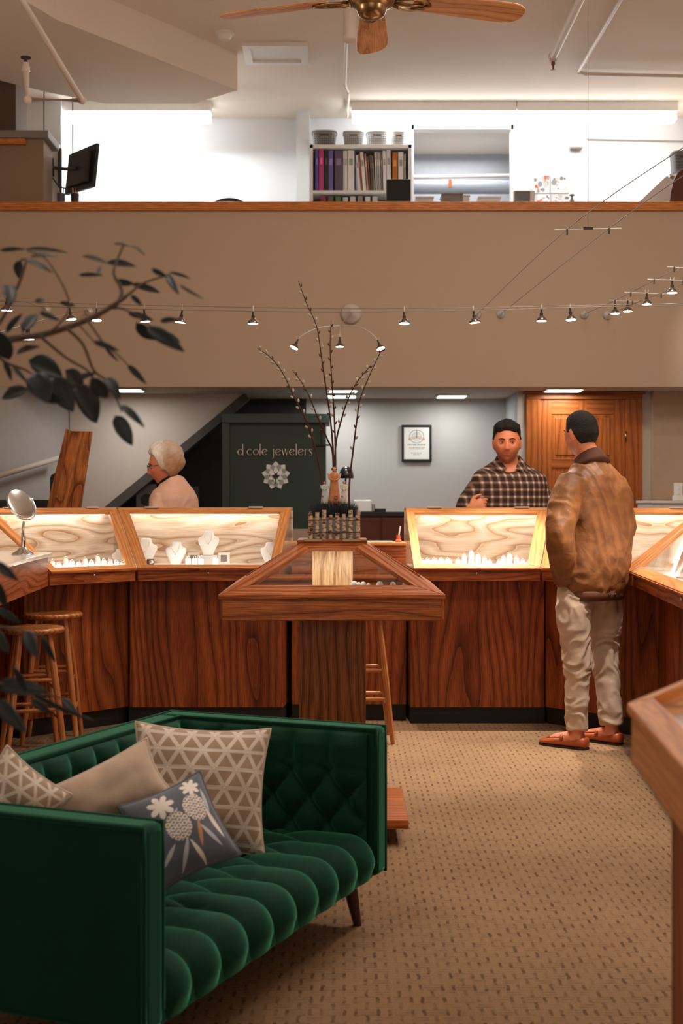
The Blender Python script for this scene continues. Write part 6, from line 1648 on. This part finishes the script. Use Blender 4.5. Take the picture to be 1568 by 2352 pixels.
# ================================================================== cable lighting
def lamp(top, label, grp, aim=(0, 0, -1), wires=()):
    t = empty('spot_lamp', top, label, 'spotlight', grp)
    R = Vector(aim).normalized().to_track_quat('-Z', 'Y').to_matrix()
    M().lathe([(.0, .004), (.006, .004), (.006, -.02), (.010, -.022), (.011, -.045), (.0, -.046)], (0, 0, 0), 14, R).build('socket', plain('lamp_socket', srgb(44, 34, 30), .4), t, smooth='auto', local=True)
    M().lathe([(.011, -.038), (.017, -.044), (.027, -.054), (.032, -.064), (.032, -.069), (.028, -.069), (.022, -.058), (.011, -.044)], (0, 0, 0), 22, R).build('reflector', plain('lamp_reflector', srgb(120, 104, 92), .25, .7), t, smooth='auto', local=True)
    M().lathe([(0, -.064), (.029, -.065), (.029, -.070), (0, -.0715)], (0, 0, 0), 20, R).build('lens', LAMPW, t, smooth='auto', local=True)
    for w_ in (wires or (top+V(-.010, 0, .012), top+V(.010, 0, .012))):
        M().tube([w_+UP*.012, w_, top], .0022, 6).build('clip', SATIN, t)
    return t
def cable(pts, r, label, name='cable_wire'):
    o = M().tube(catmull(pts, 8), r, 6).build(name, STEELW, smooth=True); return tag(o, label, 'cable', 'thin steel lighting cables')
DW = 8.0
up = [(-40, 690), (200, 698), (420, 703), (780, 709), (1130, 706), (1320, 702), (1600, 696)]
lo = [(-40, 700), (200, 707), (420, 712), (780, 717), (1130, 712), (1320, 706), (1600, 701)]
def cable_y(px, pts):
    for (xa, ya), (xb, yb) in zip(pts, pts[1:]):
        if xa <= px <= xb: return lerp(ya, yb, (px-xa)/(xb-xa))
    return pts[-1][1]
cable([P(x, y, DW) for x, y in up], .0022, 'rear wire of the long lighting cable pair running left to right')
cable([P(x, y, DW-.1) for x, y in lo], .0022, 'front wire of the long lighting cable pair running left to right')
names = ['leftmost', 'second from left', 'third from left', 'fourth from left', 'fifth from left', 'just right of the round wall mount', 'above the man in the checked shirt', 'second right of the checked shirt man', 'third right of the checked shirt man']
for i, x in enumerate((160, 222, 331, 418, 581, 928, 1087, 1243, 1309)):
    q = P(x, cable_y(x, lo)+2, DW-.05); lamp(q, 'small spot lamp on the long cable, '+names[i], 'spot lamps on the long cable', ((.15, -.05, -1), (0, -.1, -1), (.1, 0, -1), (-.15, 0, -1), (0, 0, -1), (0, -.1, -1), (.1, 0, -1), (0, 0, -1), (.05, -.1, -1))[i], (P(x, cable_y(x, up), DW), P(x, cable_y(x, lo), DW-.1)))
q = P(1130, 0, 8)
# wall mount with curved arms
q = P(806, 720, YL-.01); t = empty('wall_light_mount', q, 'round chrome wall mount with curved arms above the willow branches', 'light fitting')
Rw = Matrix.Rotation(PI/2, 3, 'X')
M().lathe([(0, 0), (.078, 0), (.080, .008), (.06, .020), (.03, .035), (.012, .07), (0, .072)], q, 36, Rw).build('canopy', SATIN, t, smooth=True)
tip = [P(684, 780, 9.9), P(867, 782, 9.9), P(780, 775, 9.9)]
st_ = P(780, 748, 10.0)
M().tube(catmull([q+V(0, -.07, 0), st_+V(0, .1, .01), st_], 6), .004, 8).build('stem', CHROME, t, smooth=True)
M().tube(catmull([st_, P(735, 752, 9.95), P(700, 766, 9.9), tip[0]], 6), .0035, 8).build('arm', SATIN, t, smooth=True)
M().tube(catmull([st_, P(820, 750, 9.95), P(850, 764, 9.9), tip[1]], 6), .0035, 8).build('arm', SATIN, t, smooth=True)
M().tube([st_, tip[2]], .0035, 8).build('arm', SATIN, t, smooth=True)
lamp(tip[0], 'spot lamp on the left curved arm of the wall mount', 'spot lamps on the wall mount', (-.45, -.2, -1)); lamp(tip[1], 'spot lamp on the right curved arm of the wall mount', 'spot lamps on the wall mount', (.35, -.3, -1)); lamp(tip[2], 'spot lamp hanging straight under the wall mount', 'spot lamps on the wall mount')
def rosette(px, py, lab):
    q = P(px, py, YL-.005); t = empty('wall_anchor', q, lab, 'cable anchor', 'small chrome cable anchors on the loft wall')
    M().lathe([(0, 0), (.031, 0), (.033, .006), (.026, .014), (.012, .03), (0, .034)], q, 24, Rw).build('disc', SATIN, t, smooth=True); M().tube([q, q+V(0, -.09, -.004)], .005, 8).build('pin', CHROME, t, smooth=True)
    return q+V(0, -.09, -.004)
r1 = rosette(1095, 722, 'small chrome cable anchor above the checked shirt man'); r2 = rosette(1150, 721, 'small chrome cable anchor, second from the left on the right half'); r3 = rosette(1341, 722, 'small chrome cable anchor above the customer, left one'); r4 = rosette(1394, 724, 'small chrome cable anchor above the customer, right one')
r5 = rosette(108, 712, 'small chrome cable anchor at the left behind the leaves')
e1, e2 = P(1302, 527, 6.46), P(1398, 525, 6.46)
cable([r1, e1, P(1600, 318, 4.9)], .0018, 'left wire of the cable pair rising steeply to the upper right'); cable([r2, e2, P(1640, 355, 4.9)], .0018, 'right wire of the cable pair rising steeply to the upper right')
m1, m2 = P(1568, 607, 7.4), P(1600, 640, 7.4)
cable([r3, P(1412, 690, 9.2), P(1500, 645, 8.2), P(1600, 592, 7.2)], .0018, 'left wire of the low cable pair at the right edge'); cable([r4, P(1450, 700, 9.3), P(1540, 664, 8.2), P(1620, 630, 7.3)], .0018, 'right wire of the low cable pair at the right edge')
cable([r5, P(60, 694, 9.0), P(16, 684, 7.6), P(-50, 660, 6.8)], .0018, 'thin cable at the left edge behind the leaves')
cable([rosette(205, 716, 'small chrome cable anchor at the left, right of the leaves\' stem'), P(150, 722, 8.2), P(64, 744, 6.2), P(-30, 772, 5.4)], .0018, 'thin cable sloping down to the left edge')
def spreader(pa, pb, lab, ext=.1):
    d = (pb-pa).normalized(); t = empty('cable_spreader', (pa+pb)/2, lab, 'cable spreader', 'cable spreader bars')
    M().tube([pa-d*ext, pb+d*ext], .0022, 8).build('bar', SATIN, t)
    for p in (pa, pb): M().box(p-UP*.012, (.008, .012, .030)).build('clamp', plain('clamp_brown', srgb(84, 56, 40), .4), t, bevel=.002)
    return t
spreader(e1, e2, 'spreader bar hung from the ceiling by a vertical wire', .06)
c0 = (e1+e2)/2+UP*.003; tag(M().box(c0, (.045, .014, .012)).build('cable_weight', BLACK, bevel=.002), 'small black weight at the middle of the hung spreader bar', 'weight')
tag(M().tube([c0, V(c0.x, c0.y, ZC)], .0012, 6).build('suspension_wire', STEELW), 'vertical wire from the ceiling down to the spreader bar', 'wire')
for i, (x0, y0, x1, y1, D) in enumerate(((1412, 690, 1452, 692, 9.2), (1448, 672, 1518, 675, 8.6), (1502, 642, 1568, 644, 8.0), (1548, 614, 1610, 618, 7.5))):
    spreader(P(x0, y0, D), P(x1, y1, D), '%s spreader bar of the low cable pair at the right' % ['farthest', 'third nearest', 'second nearest', 'nearest'][i], .04)
for (x, y, D, nm) in ((1412, 697, 9.2, 'left of two close together'), (1441, 692, 9.2, 'right of two close together'), (1485, 674, 8.6, 'third along'), (1543, 646, 8.0, 'nearest the right edge')):
    lamp(P(x, y, D), 'spot lamp on the low cable pair at the right, '+nm, 'spot lamps on the low right cable')
for (x, y, D, nm) in ((16, 685, 7.6, 'nearest the left edge'), (64, 745, 6.2, 'low one, half hidden by leaves')):
    lamp(P(x, y, D), 'spot lamp at the left behind the plant, '+nm, 'spot lamps at the left edge')

# ================================================================== potted plant, close to the camera at the left
LEAF = plain('dark_leaf', srgb(32, 42, 44), .5, noise_amt=.25, nscale=20); STEM = plain('woody_stem', srgb(88, 66, 50), .7)
Lv = [(0,575,60,572,8),(60,572,155,580,8),(70,590,132,590,11),(62,598,120,626,11),(48,598,46,642,19),(18,655,26,702,20),(80,692,102,690,9),(138,694,172,702,9),
 (190,588,250,606,9),(182,632,236,632,8),(245,603,312,612,15),(232,612,222,634,7),(262,560,300,566,6),(300,565,332,586,7),(348,618,386,636,10),(384,628,410,676,15),(390,625,436,640,6),(412,654,466,686,5),
 (264,645,308,652,13),(302,652,368,672,13),(300,678,326,702,10),(14,764,52,720,13),(52,762,86,722,18),(90,718,138,736,9),(294,720,352,736,13),(312,742,364,780,19),(338,752,424,808,20),(368,738,412,734,11),(366,762,414,786,15),
 (214,784,274,806,11),(238,792,272,830,6),(293,838,336,882,12),(-6,760,22,826,30),(38,812,92,796,15),(66,828,144,866,32),(76,858,112,926,34),(120,866,168,946,34),(172,884,222,972,38),(208,868,248,912,22),
 (168,872,222,856,11),(62,894,4,916,20),(8,828,26,874,12),(28,838,66,882,9),(264,954,304,1024,22),(278,930,332,982,15),(244,868,276,916,18),(150,850,190,900,26),(96,890,140,925,26),
 (-10,1572,112,1590,24),(58,1580,216,1656,11),(-4,1608,62,1682,24),(70,1604,120,1640,16),(142,1604,182,1642,12),(60,1450,88,1512,20),(94,1460,128,1522,12),(-8,1398,48,1432,14),(-8,1290,42,1334,17),(-8,1335,14,1402,16),(-10,1450,22,1500,20),(30,1530,60,1590,14)]
POT = V(-.70, 2.05, 0)
pl = empty('potted_plant', POT, 'large dark-leaved potted plant close to the camera at the left edge', 'plant')
M().lathe([(.10, 0), (.13, .02), (.165, .26), (.18, .30), (.18, .33), (.165, .33), (.15, .28), (0, .27)], n=40).build('pot', plain('dark_glazed_pot', srgb(30, 26, 26), .25), pl, smooth='auto', local=True)
M().lathe([(.0, .285), (.15, .28), (.155, .275), (0, .27)], n=30).build('soil', plain('soil', srgb(72, 46, 34), .95, noise_amt=.5, nscale=60, bump=.8), pl, local=True)
random.seed(3)
def leaf(m, a, b, w_, D):
    s = F/D; A = P(a[0], a[1], D); Bp = P(b[0], b[1], D+random.uniform(-.05, .05)); d = Bp-A; L_ = d.length; u = d.normalized()
    n = V(random.uniform(-.5, .5), -1, random.uniform(-.3, .6)); n = (n-u*n.dot(u)).normalized(); sd = u.cross(n); hw = w_/s*(.62 if w_ < 18 else .82); rows = []
    for i in range(9):
        t = i/8; ww = hw*math.sin(PI*min(1, t**.8*.97+.03))**.75 if 0 < i < 8 else .0004
        c = A+u*L_*t-n*(.10*L_*math.sin(PI*t)*-.6)-UP*.0*t
        rows.append([c-sd*ww+n*ww*.30, c-sd*ww*.5+n*ww*.08, c, c+sd*ww*.5+n*ww*.08, c+sd*ww+n*ww*.30])
    vs = [p for r in rows for p in r]; fs = [(i*5+j, i*5+j+1, (i+1)*5+j+1, (i+1)*5+j) for i in range(8) for j in range(4)]
    m.add(vs, fs)
m = M(); D0 = 2.3
for i, (x0, y0, x1, y1, w_) in enumerate(Lv):
    D = (2.35 if y0 < 1100 else 2.2)+.12*math.sin(i*2.1); leaf(m, (x0, y0), (x1, y1), w_, D)
m.build('foliage', LEAF, pl, smooth=True, recalc=False, solid=.0012)
m = M()
trunk = catmull([POT+V(0, 0, .25), V(-.74, 2.1, .8), V(-.72, 2.2, 1.3), P(-60, 800, 2.3)], 8); m.tube(trunk, [.014*(1-.35*i/len(trunk)) for i in range(len(trunk))], 10)
def br(pts, r0, r1, D=2.33):
    pp = catmull([P(x, y, D+.02*i) for i, (x, y) in enumerate(pts)], 6); m.tube(pp, [lerp(r0, r1, i/len(pp)) for i in range(len(pp))], 7)
br([(-60, 800), (20, 780), (90, 770), (160, 750), (220, 725), (262, 700), (290, 680)], .007, .004); br([(262, 708), (280, 670), (262, 630), (268, 600), (285, 560)], .004, .0018)
br([(262, 700), (300, 672), (330, 650), (385, 632)], .003, .0015); br([(-60, 800), (0, 740), (40, 660), (60, 600), (48, 598)], .004, .0018); br([(120, 760), (160, 700), (110, 600), (62, 575)], .002, .0012)
br([(90, 770), (150, 820), (200, 850), (215, 870)], .003, .0015); br([(150, 752), (190, 790), (215, 850), (250, 880), (280, 945)], .003, .0015); br([(-40, 790), (10, 830), (60, 850), (75, 860)], .003, .0015)
br([(250, 702), (300, 716), (340, 745), (370, 762)], .002, .0012); br([(200, 735), (240, 790), (270, 815), (293, 838)], .002, .001); br([(180, 745), (215, 784)], .0015, .001); br([(60, 775), (50, 762)], .0015, .001)
br([(-120, 1500), (-40, 1560), (60, 1580), (142, 1604)], .004, .0015, 2.2); br([(-100, 1450), (-10, 1440), (60, 1450), (94, 1460)], .003, .0015, 2.2); br([(-80, 1380), (-8, 1335)], .002, .001, 2.2); br([(-80, 1420), (-8, 1398)], .002, .001, 2.2)
m.tube(catmull([V(-.74, 2.1, .8), V(-.70, 2.15, .95), P(-120, 1500, 2.2)], 5), .005, 7); m.tube(catmull([V(-.74, 2.1, .95), P(-100, 1450, 2.2)], 5), .004, 7); m.tube([V(-.73, 2.15, 1.1), P(-80, 1400, 2.2), P(-80, 1380, 2.2)], .004, 7)
m.build('stem', STEM, pl, smooth=True)
